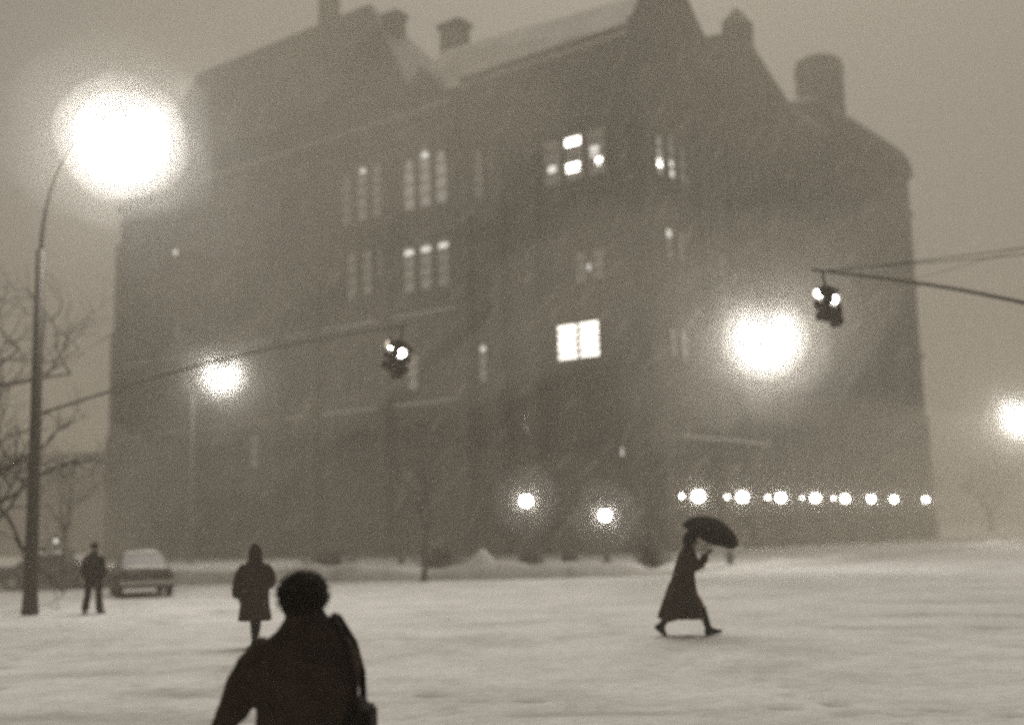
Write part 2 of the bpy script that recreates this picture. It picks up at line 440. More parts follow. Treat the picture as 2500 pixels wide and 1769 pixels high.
for x0 in (.6, 8.4, 13.4, 19.6, 26, 32, 38, 44, 50):
    y = -.15 if x0 < 10 else (0 if x0 < 33 else -.5)
    b = MB().box(x0 - .5, x0 + .5, y - 1.1, y, 0, 12).box(x0 - .45, x0 + .45, y - .8, y, 12, 22).box(x0 - .4, x0 + .4, y - .5, y, 22, 31)
    part(b, "buttress", M['stone'])
part(MB().box(-1.0, -.6, 16, 60.4, 0, 1.6).box(-.4, 0, -.15, 16, 0, 1.6).box(-.4, 33, -.5, -.15, 0, 1.6).box(33, 53.2, -.9, -.5, 0, 1.6), "plinth", M['trim'])
# snow lying on ledges and ridges
for bx in ((-.85, -.6, 16, 60.3, 11.62, 11.75), (-.85, -.6, 16, 60.3, 18.62, 18.75), (10.4, 33, -.3, 0, 18.62, 18.75), (10.5, 32.9, -.48, -.05, 37.12, 37.3), (-1.0, -.6, 16.1, 60.2, 34.92, 35.1)):
    part(MB().box(*bx), "ledge_snow", M['snow'])

# long canopy over the pavement at the near end of the right front, snow lying on it
part(MB().box(2.2, 15.6, -1.5, -.16, 7.5, 7.72), "canopy", M['trim'])
part(MB().box(2.25, 15.55, -1.46, -.2, 7.73, 7.9), "ledge_snow", M['snow'])

# windows: one mesh per light shape, shared; each window = stone surround > panes
_wm = {}
def lancet(w_, h_, arched, rows=None):
    k = (w_, h_, arched, rows)
    if k in _wm: return _wm[k]
    pts = [(-w_ / 2, 0), (w_ / 2, 0)]
    if arched:
        for i in range(7):
            a = math.pi * i / 6
            pts.append((w_ / 2 * math.cos(a), h_ - w_ * 1.05 + w_ * 1.05 * math.sin(a) ** 1.15))
    else: pts += [(w_ / 2, h_), (-w_ / 2, h_)]
    out = [(u * (1 + .3 / w_), z * (1 + .26 / h_) - .12) for u, z in pts]
    n = len(pts)
    fr = MB(); vs = [(u, -.16, z) for u, z in out] + [(u, -.16, z) for u, z in pts] + [(u, -.015, z) for u, z in out] + [(u, -.015, z) for u, z in pts]
    fr.add(vs, [(i, (i + 1) % n, n + (i + 1) % n, n + i) for i in range(n)] + [(2 * n + i, 2 * n + (i + 1) % n, (i + 1) % n, i) for i in range(n)] + [(n + i, n + (i + 1) % n, 3 * n + (i + 1) % n, 3 * n + i) for i in range(n)])
    pn = MB().add([(u, -.03, z) for u, z in pts], [tuple(range(n))])
    bars = MB()
    rows = rows or int(h_ / 1.1) + 1
    for k_ in range(1, rows):
        z = h_ * k_ / rows
        bars.box(-w_ / 2 + .01, w_ / 2 - .01, -.10, -.04, z - .06, z + .06)
    a, b = fr.mesh("window"), pn.mesh("pane"); a.materials.append(M['trim'])
    c = bars.mesh("glazing_bars"); c.materials.append(M['trim'])
    _wm[k] = (a, b, c); return _wm[k]
_pm = {}
def light(face, u, z, w_, h_, litness, arched=True, off=0.0):
    a, b, c = lancet(w_, h_, arched, 5 if litness == 'lit_high' else None)
    kk = (w_, h_, arched, litness)
    if kk not in _pm:
        pm = b.copy(); pm.materials.clear(); pm.materials.append(M[litness]); _pm[kk] = pm
    o = link("window", a, BLD)
    if face == 'L': o.location = (off, u, z); o.rotation_euler = (0, 0, R(-90))
    else: o.location = (u, off, z)
    p = link("pane", _pm[kk], o); q = link("glazing_bars", c, o); q["kind"] = "stuff"
    return o
def offL(y): return 0 if y < 16 else -.6
def offR(x): return -.15 if x < 10.2 else (0 if x < 33 else -.5)
def group3(face, uc, z, w_, h_, lit, pitch=1.75, arched=True, step=.5, n=3):
    for i in range(n):
        u = uc + (i - (n - 1) / 2) * pitch
        hh = h_ + (step if (n == 3 and i == 1) else 0)
        l = lit[i] if isinstance(lit, (list, tuple)) else lit
        light(face, u, z, w_, round(hh, 2), l, arched, offL(u) if face == 'L' else offR(u))
used = set()
G = 'glass'
# top storey, left front
group3('L', 19.1, 27.1, 1.15, 4.3, ['lit_mid', 'lit_mid', 'lit_mid'], 1.7)
group3('L', 26.1, 27.3, 1.15, 4.4, ['lit_low', 'lit_low', 'lit_faint'], 1.8)
group3('L', 13.4, 27.0, .9, 3.8, 'lit_faint', 1.5, n=2)
# lower storeys, left front
group3('L', 19.15, 20.5, 1.15, 3.7, ['lit_faint', 'lit_low', 'lit_low'], 1.8, False, 0)
group3('L', 25.6, 21.0, 1.1, 3.7, ['lit_faint', 'lit_faint', 'lit_faint'], 1.75, False, 0)
light('L', 14.1, 12.8, .7, 2.9, 'lit_low', False, 0)
light('L', 20.7, 12.8, 1.1, 2.6, 'lit_low', False, -.6)
light('L', 39.5, 7.8, 1.1, 2.7, 'lit_faint', False, -.6)
light('L', 50.8, 20.5, .9, 2.2, 'lit_faint', True, -.6)
# windows without light: the rest of the regular bays
for (u, z, h_) in [(33.8, 27.3, 4.2), (39, 27.3, 4.2), (44.5, 27.3, 4.2), (56.8, 27.3, 4.2), (33.8, 21, 3.6), (39, 21, 3.6), (44.5, 21, 3.6), (56.8, 21, 3.6),
                   (26.2, 13.2, 3.2), (33.8, 13.2, 3.2), (39, 13.2, 3.2), (44.5, 13.2, 3.2), (50.8, 13.2, 3.2), (56.8, 13.2, 3.2), (19.8, 7, 2.8), (27.2, 7, 2.8), (33.8, 7, 2.8), (44.5, 7, 2.8), (50.8, 7, 2.8), (56.8, 7, 2.8)]:
    group3('L', u, z, .95, h_, G, 1.45, z > 26, .4, 2 if u in (33.8, 56.8) else 3)
# corner tower, left face: the brightest rooms
group3('L', 5.2, 26.5, 1.55, 3.4, ['lit_faint', 'lit_faint', 'lit_faint'], 1.95, False, 0)
for i, dv in enumerate((.0,)):
    group3('L', 5.37, 13.65, 1.66, 2.45, 'lit_high', 1.86, False, 0, 2)
group3('L', 4.2, 19.0, .95, 2.2, 'lit_faint', 1.5, False, 0, 2)
light('L', 1.95, 5.9, .8, 2.0, G, False, 0); light('L', 10.0, 8.2, .8, 1.9, G, False, 0)
# corner tower right face and right front
group3('R', 4.35, 26.4, .95, 3.0, ['lit_mid', 'lit_low', 'lit_faint'], 1.65)
group3('R', 4.4, 20.5, .85, 2.2, ['lit_low', 'lit_faint'], 1.7, False, 0, 2)
group3('R', 4.3, 13.5, .85, 1.9, ['lit_low', 'lit_mid'], 1.5, False, 0, 2)
group3('R', 10.9, 19.3, .85, 2.7, 'lit_faint', 1.4, False, 0, 2)
for (u, z, h_) in [(11, 27, 3.8), (16.5, 27, 3.8), (23, 27, 3.8), (29, 27, 3.8), (35.2, 27, 3.8), (41, 27, 3.8), (47, 27, 3.8), (16.5, 19.6, 3.2), (23, 19.6, 3.2), (29, 19.6, 3.2), (35.2, 19.6, 3.2), (41, 19.6, 3.2), (47, 19.6, 3.2),
                   (11, 13, 3), (16.5, 13, 3), (23, 13, 3), (29, 13, 3), (35.2, 13, 3), (41, 13, 3), (47, 13, 3), (16.5, 7, 2.6), (23, 7, 2.6), (29, 7, 2.6), (35.2, 7, 2.6), (41, 7, 2.6), (47, 7, 2.6)]:
    group3('R', u, z, .95, h_, G, 1.4, z > 26, .4, 2)
# ceiling lamps seen through the panes
def room_lamp(face, u, z, w_, h_, off, m='globe'):
    o = light_box(w_, h_, m); o.parent = BLD
    if face == 'L': o.location = (off, u, z); o.rotation_euler = (0, 0, R(-90))
    else: o.location = (u, off, z)
    return o
def light_box(w_, h_, m):
    b = MB().box(-w_ / 2, w_ / 2, -.07, -.035, -h_ / 2, h_ / 2)
    return b.build("room_lamp", M[m])
for a in [('L', 5.3, 29.4, 1.25, .55, 0, 'room'), ('L', 5.35, 27.5, 1.1, .6, 0, 'room'), ('L', 3.1, 27.5, .45, .45, 0, 'room'), ('L', 7.2, 27.75, .65, .5, 0, 'room2'), ('L', 3.45, 28.3, .7, .7, 0, 'room2'),
          ('L', 19.1, 31.3, .6, .4, -.6, 'room2'), ('L', 26.0, 31.4, .6, .45, -.6, 'room2'),
          ('L', 20.95, 23.7, .95, .34, -.6, 'room2'), ('L', 19.15, 23.7, .95, .34, -.6, 'room2'), ('L', 17.35, 23.7, .9, .34, -.6, 'room2'),
          ('L', 14.1, 15.3, .4, .3, 0, 'room2'), ('L', 51.2, 28.8, .5, .5, -.6, 'room2'), ('L', 4.3, 20.0, .5, .5, 0, 'room2'),
          ('L', 1.95, 6.85, .45, .5, 0, 'room2'), ('L', 10.0, 9.1, .45, .5, 0, 'room2'),
          ('R', 2.75, 27.3, .5, .5, -.15, 'room'), ('R', 4.4, 27.6, .4, .4, -.15, 'room2'), ('R', 4.45, 26.9, .4, .4, -.15, 'room2'), ('R', 3.6, 22.3, .5, .5, -.15, 'room2')]:
    room_lamp(*a)
# arched doorway on the right front
dr = MB(); dp = [(-1.7, 0), (1.7, 0)] + [(1.7 * math.cos(math.pi * i / 8), 2.6 + 2.2 * math.sin(math.pi * i / 8)) for i in range(9)]
dr.rings([[(20.0 + u, -1.3, z) for u, z in dp], [(20.0 + u, -.02, z) for u, z in dp]]); dpart = part(dr, "doorway", M['trim'])
dl = MB(); dl.add([(20 + u * .8, -1.33, z * .88) for u, z in dp], [tuple(range(len(dp)))]); part(dl, "door", M['glass'], dpart)

# ------------------------------------------------------------------ far buildings in the haze
def far_building(label, loc, rz, w_, d_, h_, bays, storeys):
    t = thing("far_building", label, "building", loc, rz, None)
    part(MB().box(-w_ / 2, w_ / 2, 0, d_, 0, h_), "wall", M['far'], t)
    part(MB().box(-w_ / 2 - .4, w_ / 2 + .4, -.4, d_ + .4, h_, h_ + .7), "cornice", M['trim'], t)
    part(MB().box(-w_ / 2 + .3, w_ / 2 - .3, .2, d_ - .2, h_ + .7, h_ + .95), "roof_snow", M['snow'], t)
    a, b, c = lancet(1.3, 2.1, False)
    pm = b.copy(); pm.materials.clear(); pm.materials.append(M['glass'])
    for i in range(bays):
        for j in range(storeys):
            o = link("window", a, t); o.location = (-w_ / 2 + w_ * (i + .5) / bays, 0, 1.6 + (h_ - 1.5) * j / storeys)
            link("pane", pm, o)
    return t
far_building("low brick block far down the street beyond the left lamp pole", (-84, 185, 0), R(8), 50, 14, 15, 9, 4)

# ------------------------------------------------------------------ street lamps
lamp_spots = []
def street_lamp(label, base, head, pm, rw=.12, base_h=2.2, thick_to=None, group="tall street lamps with glaring heads"):
    """base (x,y) and head (x,y,z) in world metres"""
    t = thing("street_lamp", label, "street lamp", (base[0], base[1], 0), 0, group)
    hx, hy, hz = head[0] - base[0], head[1] - base[1], head[2]
    pz = thick_to or hz - 1.6
    fixn(MB().tube([(0, 0, 0), (0, 0, .5), (0, 0, base_h), (0, 0, pz)], [rw * 1.7, rw * 1.4, rw * 1.1, rw * .95], 12).build("pole", pm, t, True))
    pts = []
    for i in range(13):
        f = i / 12
        pts.append((hx * (f ** 1.9), hy * (f ** 1.9), pz - .3 + (hz + .12 - pz + .3) * (1 - (1 - f) ** 1.7)))
    fixn(MB().tube(pts, [rw * .55] * 13, 8).build("arm", pm, t, True))
    hd = Vector((hx, hy, 0)).normalized() if (hx or hy) else Vector((1, 0, 0))
    h = MB(); rr = []
    for f, ww, z0, z1 in ((-.35, .07, .05, .16), (-.1, .16, .02, .22), (.25, .2, .0, .24), (.5, .15, .02, .2), (.62, .05, .08, .14)):
        c = Vector((hx, hy, hz)) + hd * f; sdv = Vector((-hd.y, hd.x, 0))
        rr.append([c + sdv * ww + Vector((0, 0, z0)), c - sdv * ww + Vector((0, 0, z0)), c - sdv * ww * .6 + Vector((0, 0, z1)), c + sdv * ww * .6 + Vector((0, 0, z1))])
    head_o = part(h.rings(rr), "lamp_head", M['pole'], t)
    fixn(MB().ball((hx + hd.x * .2, hy + hd.y * .2, hz - .03), .19, .19, .14, 12, 8).build("lens", M['bulb'], head_o, True))
    ld = bpy.data.lights.new("lamp_light", 'POINT'); ld.energy = LAMP_W; ld.shadow_soft_size = .2; ld.color = (1, .965, .90)
    lo = bpy.data.objects.new("lamp_light", ld); COL.objects.link(lo); lo.parent = t; lo.location = (hx + hd.x * .2, hy + hd.y * .2, hz - .32)
    lamp_spots.append(Vector((base[0] + hx + hd.x * .2, base[1] + hy + hd.y * .2, hz - .3)))
    return t
street_lamp("tall dark lamp pole with a curved arm and the largest glare, left of the building", (-12.45, 31), (-10.55, 31.0, 12.85), M['pole'], .13, 4.8, 9.5)
street_lamp("pale lamp whose small glare floats above the left traffic signal's mast arm", (-22.4, 83.0), (-20.0, 81.1, 13.2), M['pale'], .08)
hl = thing("street_lamp", "lamp with the broad glare slung on a cable behind the right-hand traffic signal", "street lamp", (10.15, 47.1, 9.42), 0, "tall street lamps with glaring heads")
fixn(MB().tube([(.5, 34.75, 4.6), (.25, 16, 1.6), (0, 0, .32), (2.6, -9, .0), (5.2, -18.05, -.35)], .009, 5).build("cable", M['iron'], hl))
fixn(MB().lathe([(.02, .34), (.05, .3), (.09, .14), (.24, .04), (.26, -.02), (.2, -.02)], 14).build("lamp_head", M['pole'], hl))
fixn(MB().ball((0, 0, -.04), .18, .18, .13, 12, 8).build("lens", M['bulb'], hl, True))
ld = bpy.data.lights.new("lamp_light", 'POINT'); ld.energy = LAMP_W; ld.shadow_soft_size = .2; ld.color = (1, .965, .90)
lo = bpy.data.objects.new("lamp_light", ld); COL.objects.link(lo); lo.parent = hl; lo.location = (0, 0, -.3)
lamp_spots.append(Vector((10.15, 47.1, 9.15)))
street_lamp("distant lamp whose glare is cut by the right edge of the picture", (36.0, 79.5), (33.5, 78.1, 8.7), M['pale'], .1)

# ------------------------------------------------------------------ lantern posts and wall lanterns
gl = []
def lantern_post(label, loc, h, group, r=.27, gm='globe'):
    t = thing("lantern_post", label, "lamp post", loc, 0, group)
    fixn(MB().lathe([(.2, 0), (.2, .25), (.11, .45), (.07, .9), (.055, h - .5), (.11, h - .42), (.14, h - .3)], 12).build("post", M['pale'], t, True))
    fixn(MB().ball((0, 0, h), r, r, r, 14, 10).build("globe", M[gm], t, True))
    fixn(MB().lathe([(.16, h + r * .86), (.12, h + r + .08), (.03, h + r + .22)], 10).build("cap", M['iron'], t))
    gl.append(Vector(loc) + Vector((0, 0, h))); return t
def bl(x, y): # building frame -> world
    a = R(52); return (9 + x * math.cos(a) - y * math.sin(a), 80 + x * math.sin(a) + y * math.cos(a))
names = ["nearest the corner tower", "second from the corner tower", "third from the corner tower", "fourth from the corner tower", "fifth from the corner tower", "sixth along", "second from the far end", "last by the building end"]
for i, x in enumerate((-.74, 5.3, 11.2, 17.1, 22.7, 28.1, 33.2, 41.1)):
    p = bl(x, -4)
    lantern_post(f"glowing globe lantern in the row along the right front, {names[i]}", (p[0], p[1], .13), 3.57, "globe lanterns along the right front", .34 - .012 * i)
ordn = ["nearest the corner", "second from the corner", "third from the corner", "fourth from the corner", "fifth from the corner"]
for i, x in enumerate((1.84, 8.2, 14.6, 20.6, 26.8)):
    y = -1.3
    p = bl(x, y)
    t = thing("wall_lantern", f"small dim lantern on the right front wall behind the globe row, {ordn[i]}", "lantern", (p[0], p[1], 3.83), R(52), "small wall lanterns on the right front")
    wy = -.16 - y if x < 10 else -y
    fixn(MB().tube([(0, wy, .1), (0, wy * .5, .35), (0, 0, .3)], .035, 6).build("bracket", M['iron'], t))
    fixn(MB().ball((0, 0, 0), .11, .11, .13, 10, 8).build("globe", M['globe'], t, True))
    fixn(MB().lathe([(.17, .14), (.05, .3)], 8).build("cap", M['iron'], t))
lantern_post("single globe lantern on a post behind the snow bank, left of the shorter one", (.45, 52.3, .1), 2.98, "globe lanterns behind the snow bank", .24)
lantern_post("shorter globe lantern on a pale post behind the snow bank near the corner", (3.85, 52.0, .1), 2.26, "globe lanterns behind the snow bank", .24)
lantern_post("faint little lantern far left between the tree and the parked car", (-22.9, 60, 0), 1.92, "globe lanterns behind the snow bank", .12, 'room2')

# ------------------------------------------------------------------ traffic signals on mast arms
def signal(label, hang, arm_end, tilt, rz, lit=(0, 1)):
    t = thing("traffic_signal", label, "traffic signal", hang, rz, "traffic signals hanging from mast arms")
    t.rotation_euler = (tilt[0], tilt[1], rz)
    fixn(MB().tube([(0, 0, 0), (0, 0, -.42)], .035, 8).build("hanger", M['iron'], t))
    faces = 4
    bd = MB().box(-.08, .08, -.08, .08, -1.22, -.4).box(-.11, .11, -.11, .11, -.44, -.38).box(-.11, .11, -.11, .11, -1.26, -1.2)
    bevel(part(bd, "core", M['iron'], t), .015)
    for k in range(faces):
        a = k * math.pi / 2; ca, sa = math.cos(a), math.sin(a)
        fz = -.2 if k == 0 else 0.0
        rot = Matrix.Rotation(a, 4, 'Z')
        hs = MB().box(-.13, .13, -.20, -.085, -1.24 + fz, -.42 + fz); hs.v = [tuple(rot @ Vector(v)) for v in hs.v]
        ho = bevel(part(hs, "housing", M['iron'], t), .02)
        for j in range(3):
            z = -.555 - j * .275 + fz
            lens = MB().lathe([(.10, 0), (.095, .05), (.06, .08), (.02, .09)], 14); lens.v = [tuple(rot @ (Vector((v[0], -.202 - v[2], z + v[1])))) for v in lens.v]
            on = (j == 0 and k in lit)
            fixn(lens.build("lens", M['signal'] if on else M['deadlens'], ho))
            vz = MB(); rr = []
            for d in (0, .15):
                ring = [rot @ Vector((.118 * math.cos(b), -.20 - d, z + .118 * math.sin(b))) for b in [R(-50) + R(280) * q / 10 for q in range(11)]]
                ring += [rot @ Vector((.106 * math.cos(b), -.20 - d, z + .106 * math.sin(b))) for b in [R(-50) + R(280) * q / 10 for q in reversed(range(11))]]
                rr.append(ring)
            part(vz.rings(rr), "visor", M['iron'], ho)
    return t
def mast(label, base, pole_h, pts, guy, m, thick=.06):
    t = thing("signal_mast", label, "signal mast", (base[0], base[1], 0), 0, "signal mast arms")
    lp = [Vector(p) - Vector((base[0], base[1], 0)) for p in pts]
    if pole_h: fixn(MB().tube([(0, 0, 0), (0, 0, .6), (0, 0, pole_h)], [.2, .13, .1], 10).build("pole", m, t, True))
    n = len(lp); fixn(MB().tube(lp, [thick * (1 - .45 * i / (n - 1)) for i in range(n)], 8).build("arm", m, t, True))
    for (a, b) in guy:
        a = Vector(a) - Vector((base[0], base[1], 0)); b = Vector(b) - Vector((base[0], base[1], 0))
        fixn(MB().tube([a, (a + b) / 2 - Vector((0, 0, .05)), b], .014, 5).build("guy_wire", m, t))
    return t
def curve(p0, p1, lift, n=14):
    p0, p1 = Vector(p0), Vector(p1)
    return [p0.lerp(p1, i / n) + Vector((0, 0, lift * math.sin(math.pi * i / n))) for i in range(n + 1)]
mast("dark curved mast arm reaching in from the right with two thin guy wires", (15.6, 29), 8.9, curve((15.6, 29, 6.15), (7.5, 29, 7.98), .22),
     [((15.6, 29, 8.75), (8.2, 29, 7.96)), ((15.6, 29, 8.45), (7.9, 29, 7.97))], M['pole'])
signal("dark traffic signal hanging before the broad lamp glare, its top lenses lit", (7.74, 29, 7.95), None, (0, R(-7), 0), R(30), (0, 3))
mast("curved mast arm crossing the front of the building from the left lamp pole", (-11.9, 31), None, curve((-12.42, 31, 5.1), (-2.75, 31, 7.2), .28), [], M['pale'], .042)
signal("dark traffic signal hanging in front of the building below the small lit windows", (-2.85, 31, 7.17), None, (0, R(12), 0), R(30), (0, 3))

# ------------------------------------------------------------------ trees
def tree(label, loc, h, r0, seed, spread=.55, levels=5, lean=(0, 0), first=.3, m=None, nsplit=3, group="bare winter trees"):
    rnd = random.Random(seed)
    t = thing("bare_tree", label, "tree", loc, 0, group)
    tr, cr = MB(), MB()
    top = Vector((lean[0], lean[1], h * first))
    tr.tube([(0, 0, -.1), (lean[0] * .1, lean[1] * .1, .25), tuple(top * .5 + Vector((rnd.uniform(-.1, .1), 0, 0))), tuple(top)], [r0 * 1.9, r0 * 1.2, r0, r0 * .85], 10)
    def grow(p, d, ln, rad, lv):
        pts = [p]; rr = [rad]; q = p.copy(); dd = d.copy()
        for i in range(4):
            dd = (dd + Vector((rnd.gauss(0, .16), rnd.gauss(0, .16), rnd.gauss(.05, .1)))).normalized()
            q = q + dd * ln / 4; pts.append(q.copy()); rr.append(rad * (1 - .14 * (i + 1)))
        cr.tube(pts, rr, 6 if lv > 1 else 4)
        if lv <= 0: return
        for k in range(nsplit):
            s = pts[rnd.choice((2, 3, 4, 4))]
            a = Vector((rnd.gauss(0, 1), rnd.gauss(0, 1), rnd.gauss(.25, .6))).normalized()
            nd = (dd * (1 - spread) + a * spread).normalized()
            grow(s, nd, ln * rnd.uniform(.58, .82), rad * rnd.uniform(.45, .62), lv - 1)
    for k in range(4):
        a = 2 * math.pi * (k + rnd.random() * .6) / 4
        d = Vector((math.cos(a) * .6, math.sin(a) * .6, 1)).normalized()
        grow(top - Vector((0, 0, rnd.uniform(0, .12) * h)), d, h * .3, r0 * .6, levels - 1)
    fixn(tr.build("trunk", m or M['bark'], t, True)); fixn(cr.build("crown", m or M['bark'], t, True))
    return t
tree("bare tree crowding in at the left edge, its branches reaching past the lamp pole", (-15.6, 33.6, 0), 8.2, .2, 5, .6, 5, (.3, 0), .26)
tree("large dark bare tree cut off by the left edge of the picture", (-18.5, 36, 0), 12.5, .24, 9, .55, 5, (-.4, 0), .3)
tree("thin young tree standing behind the parked cars on the left", (-17.2, 46, 0), 5.2, .07, 21, .5, 4, (0, 0), .5)
tree("slim street tree growing in front of the snow bank", (-3.55, 46.1, 0), 5.6, .10, 33, .5, 4, (.1, .1), .4, M["palebark"])
tree("pale snow-plastered tree before the left front of the building", (-6.5, 68, 0), 10, .13, 47, .55, 5, (0, 0), .33, M["palebark"])

# far trees that close the view beyond both ends of the building
ft = tree("bare tree dissolving into haze beyond the right end of the building", (62, 158, 0), 15, .22, 61, .6, 6, (0, 0), .22, M['bark'], 3, "far trees at the right")
for k, (x, y, rz, sc) in enumerate(((56, 122, 1.1, .9), (61, 134, 2.3, 1.1), (66, 124, 4.0, .95), (55, 140, 5.1, 1.0), (72, 138, .6, 1.05), (77, 128, 3.1, .9), (50, 150, 2.0, 1.0))):
    c = dup(ft, (x * 1.22, y * 1.22, 0), rz); c.scale = (sc, sc, sc)
for k, (x, y, rz, sc) in enumerate(((-49, 112, .4, .95), (-56, 118, 1.9, 1.05), (-46, 124, 3.3, 1.0), (-62, 110, 5.0, .9))):
    c = dup(ft, (x, y, 0), rz, "bare tree dissolving into haze beyond the left end of the building"); c.scale = (sc, sc, sc); c['group'] = "far trees at the left"

# bushes behind the snow bank
def bush(label, loc, w_, h_, seed):
    rnd = random.Random(seed); t = thing("bush", label, "bush", loc, 0, "bushes behind the snow bank")
    tw_ = MB(); lf = MB()
    for i in range(46):
        a = rnd.uniform(0, 6.28); e = rnd.uniform(.3, 1.5); l = rnd.uniform(.6, 1)
        d = Vector((math.cos(a) * math.cos(e) * w_ / 2, math.sin(a) * math.cos(e) * w_ / 2, math.sin(e) * h_)) * l
        tw_.tube([(0, 0, 0), d * .5 + Vector((0, 0, .08)), d], [.02, .014, .006], 4)
        for k in range(26):
            f = rnd.uniform(.35, 1.05); c = d * f + Vector((rnd.gauss(0, .09), rnd.gauss(0, .09), rnd.gauss(0, .08)))
            u = Vector((rnd.gauss(0, 1), rnd.gauss(0, 1), rnd.gauss(0, 1))).normalized() * .07; v = u.orthogonal().normalized() * .05
            lf.add([c - u, c + v, c + u, c - v], [(0, 1, 2, 3)])
    fixn(tw_.build("branches", M['bark'], t)); lf.build("foliage", M['bush'], t)
    return t
bush("broad dark bush by the corner end of the snow bank", (5.6, 50.6, .1), 2.6, 1.7, 1)
bush("low bush at the foot of the single globe lantern", (.55, 51.0, .1), 1.2, 1.0, 2)
bush("wide low bush behind the slim street tree", (-3.2, 51.6, .1), 3.4, 1.25, 3)
bush("small bush between the two globe lanterns", (2.2, 50.8, .1), .8, .95, 4)
bush("far low bush behind the snow bank near the hooded walker", (-8.2, 52.6, .1), 3.2, 1.15, 6)
# heaps of snow on top of the bank
for (x, y, w_, h_, lb) in ((-1.35, 47.5, .9, 1.2, "pointed heap of shovelled snow on the snow bank"), (12.6, 72, 1.6, 1.1, "bright heap of snow at the kerb of the side street")):
    hp = MB(); rr = []
    for i in range(9):
        f = i / 8; rad = w_ * (1 - f) ** .8 + .02
        rr.append([(rad * math.cos(2 * math.pi * k / 18) * (1 + .2 * noise.noise(Vector((k * .7, i * .5, x)))), rad * .7 * math.sin(2 * math.pi * k / 18), h_ * f - .05) for k in range(18)])
    o = fixn(hp.rings(rr).build("snow_heap", M['snow'], None, True)); o.location = (x, y, 0); tag(o, lb, "snow heap")

# fire hydrant under the umbrella's reach
t = thing("fire_hydrant", "small grey fire hydrant on the street beyond the umbrella", "fire hydrant", (9.2, 52.4, 0))
fixn(MB().lathe([(.2, 0), (.2, .06), (.15, .08), (.14, .5), (.17, .53), (.15, .62), (.09, .72), (.03, .76)], 14).build("barrel", M['pale'], t, True))
for a in (0, 2.1, 4.2):
    hn = MB().tube([(.1 * math.cos(a), .1 * math.sin(a), .42), (.22 * math.cos(a), .22 * math.sin(a), .42)], .06, 10); fixn(hn.build("nozzle", M['pale'], t))

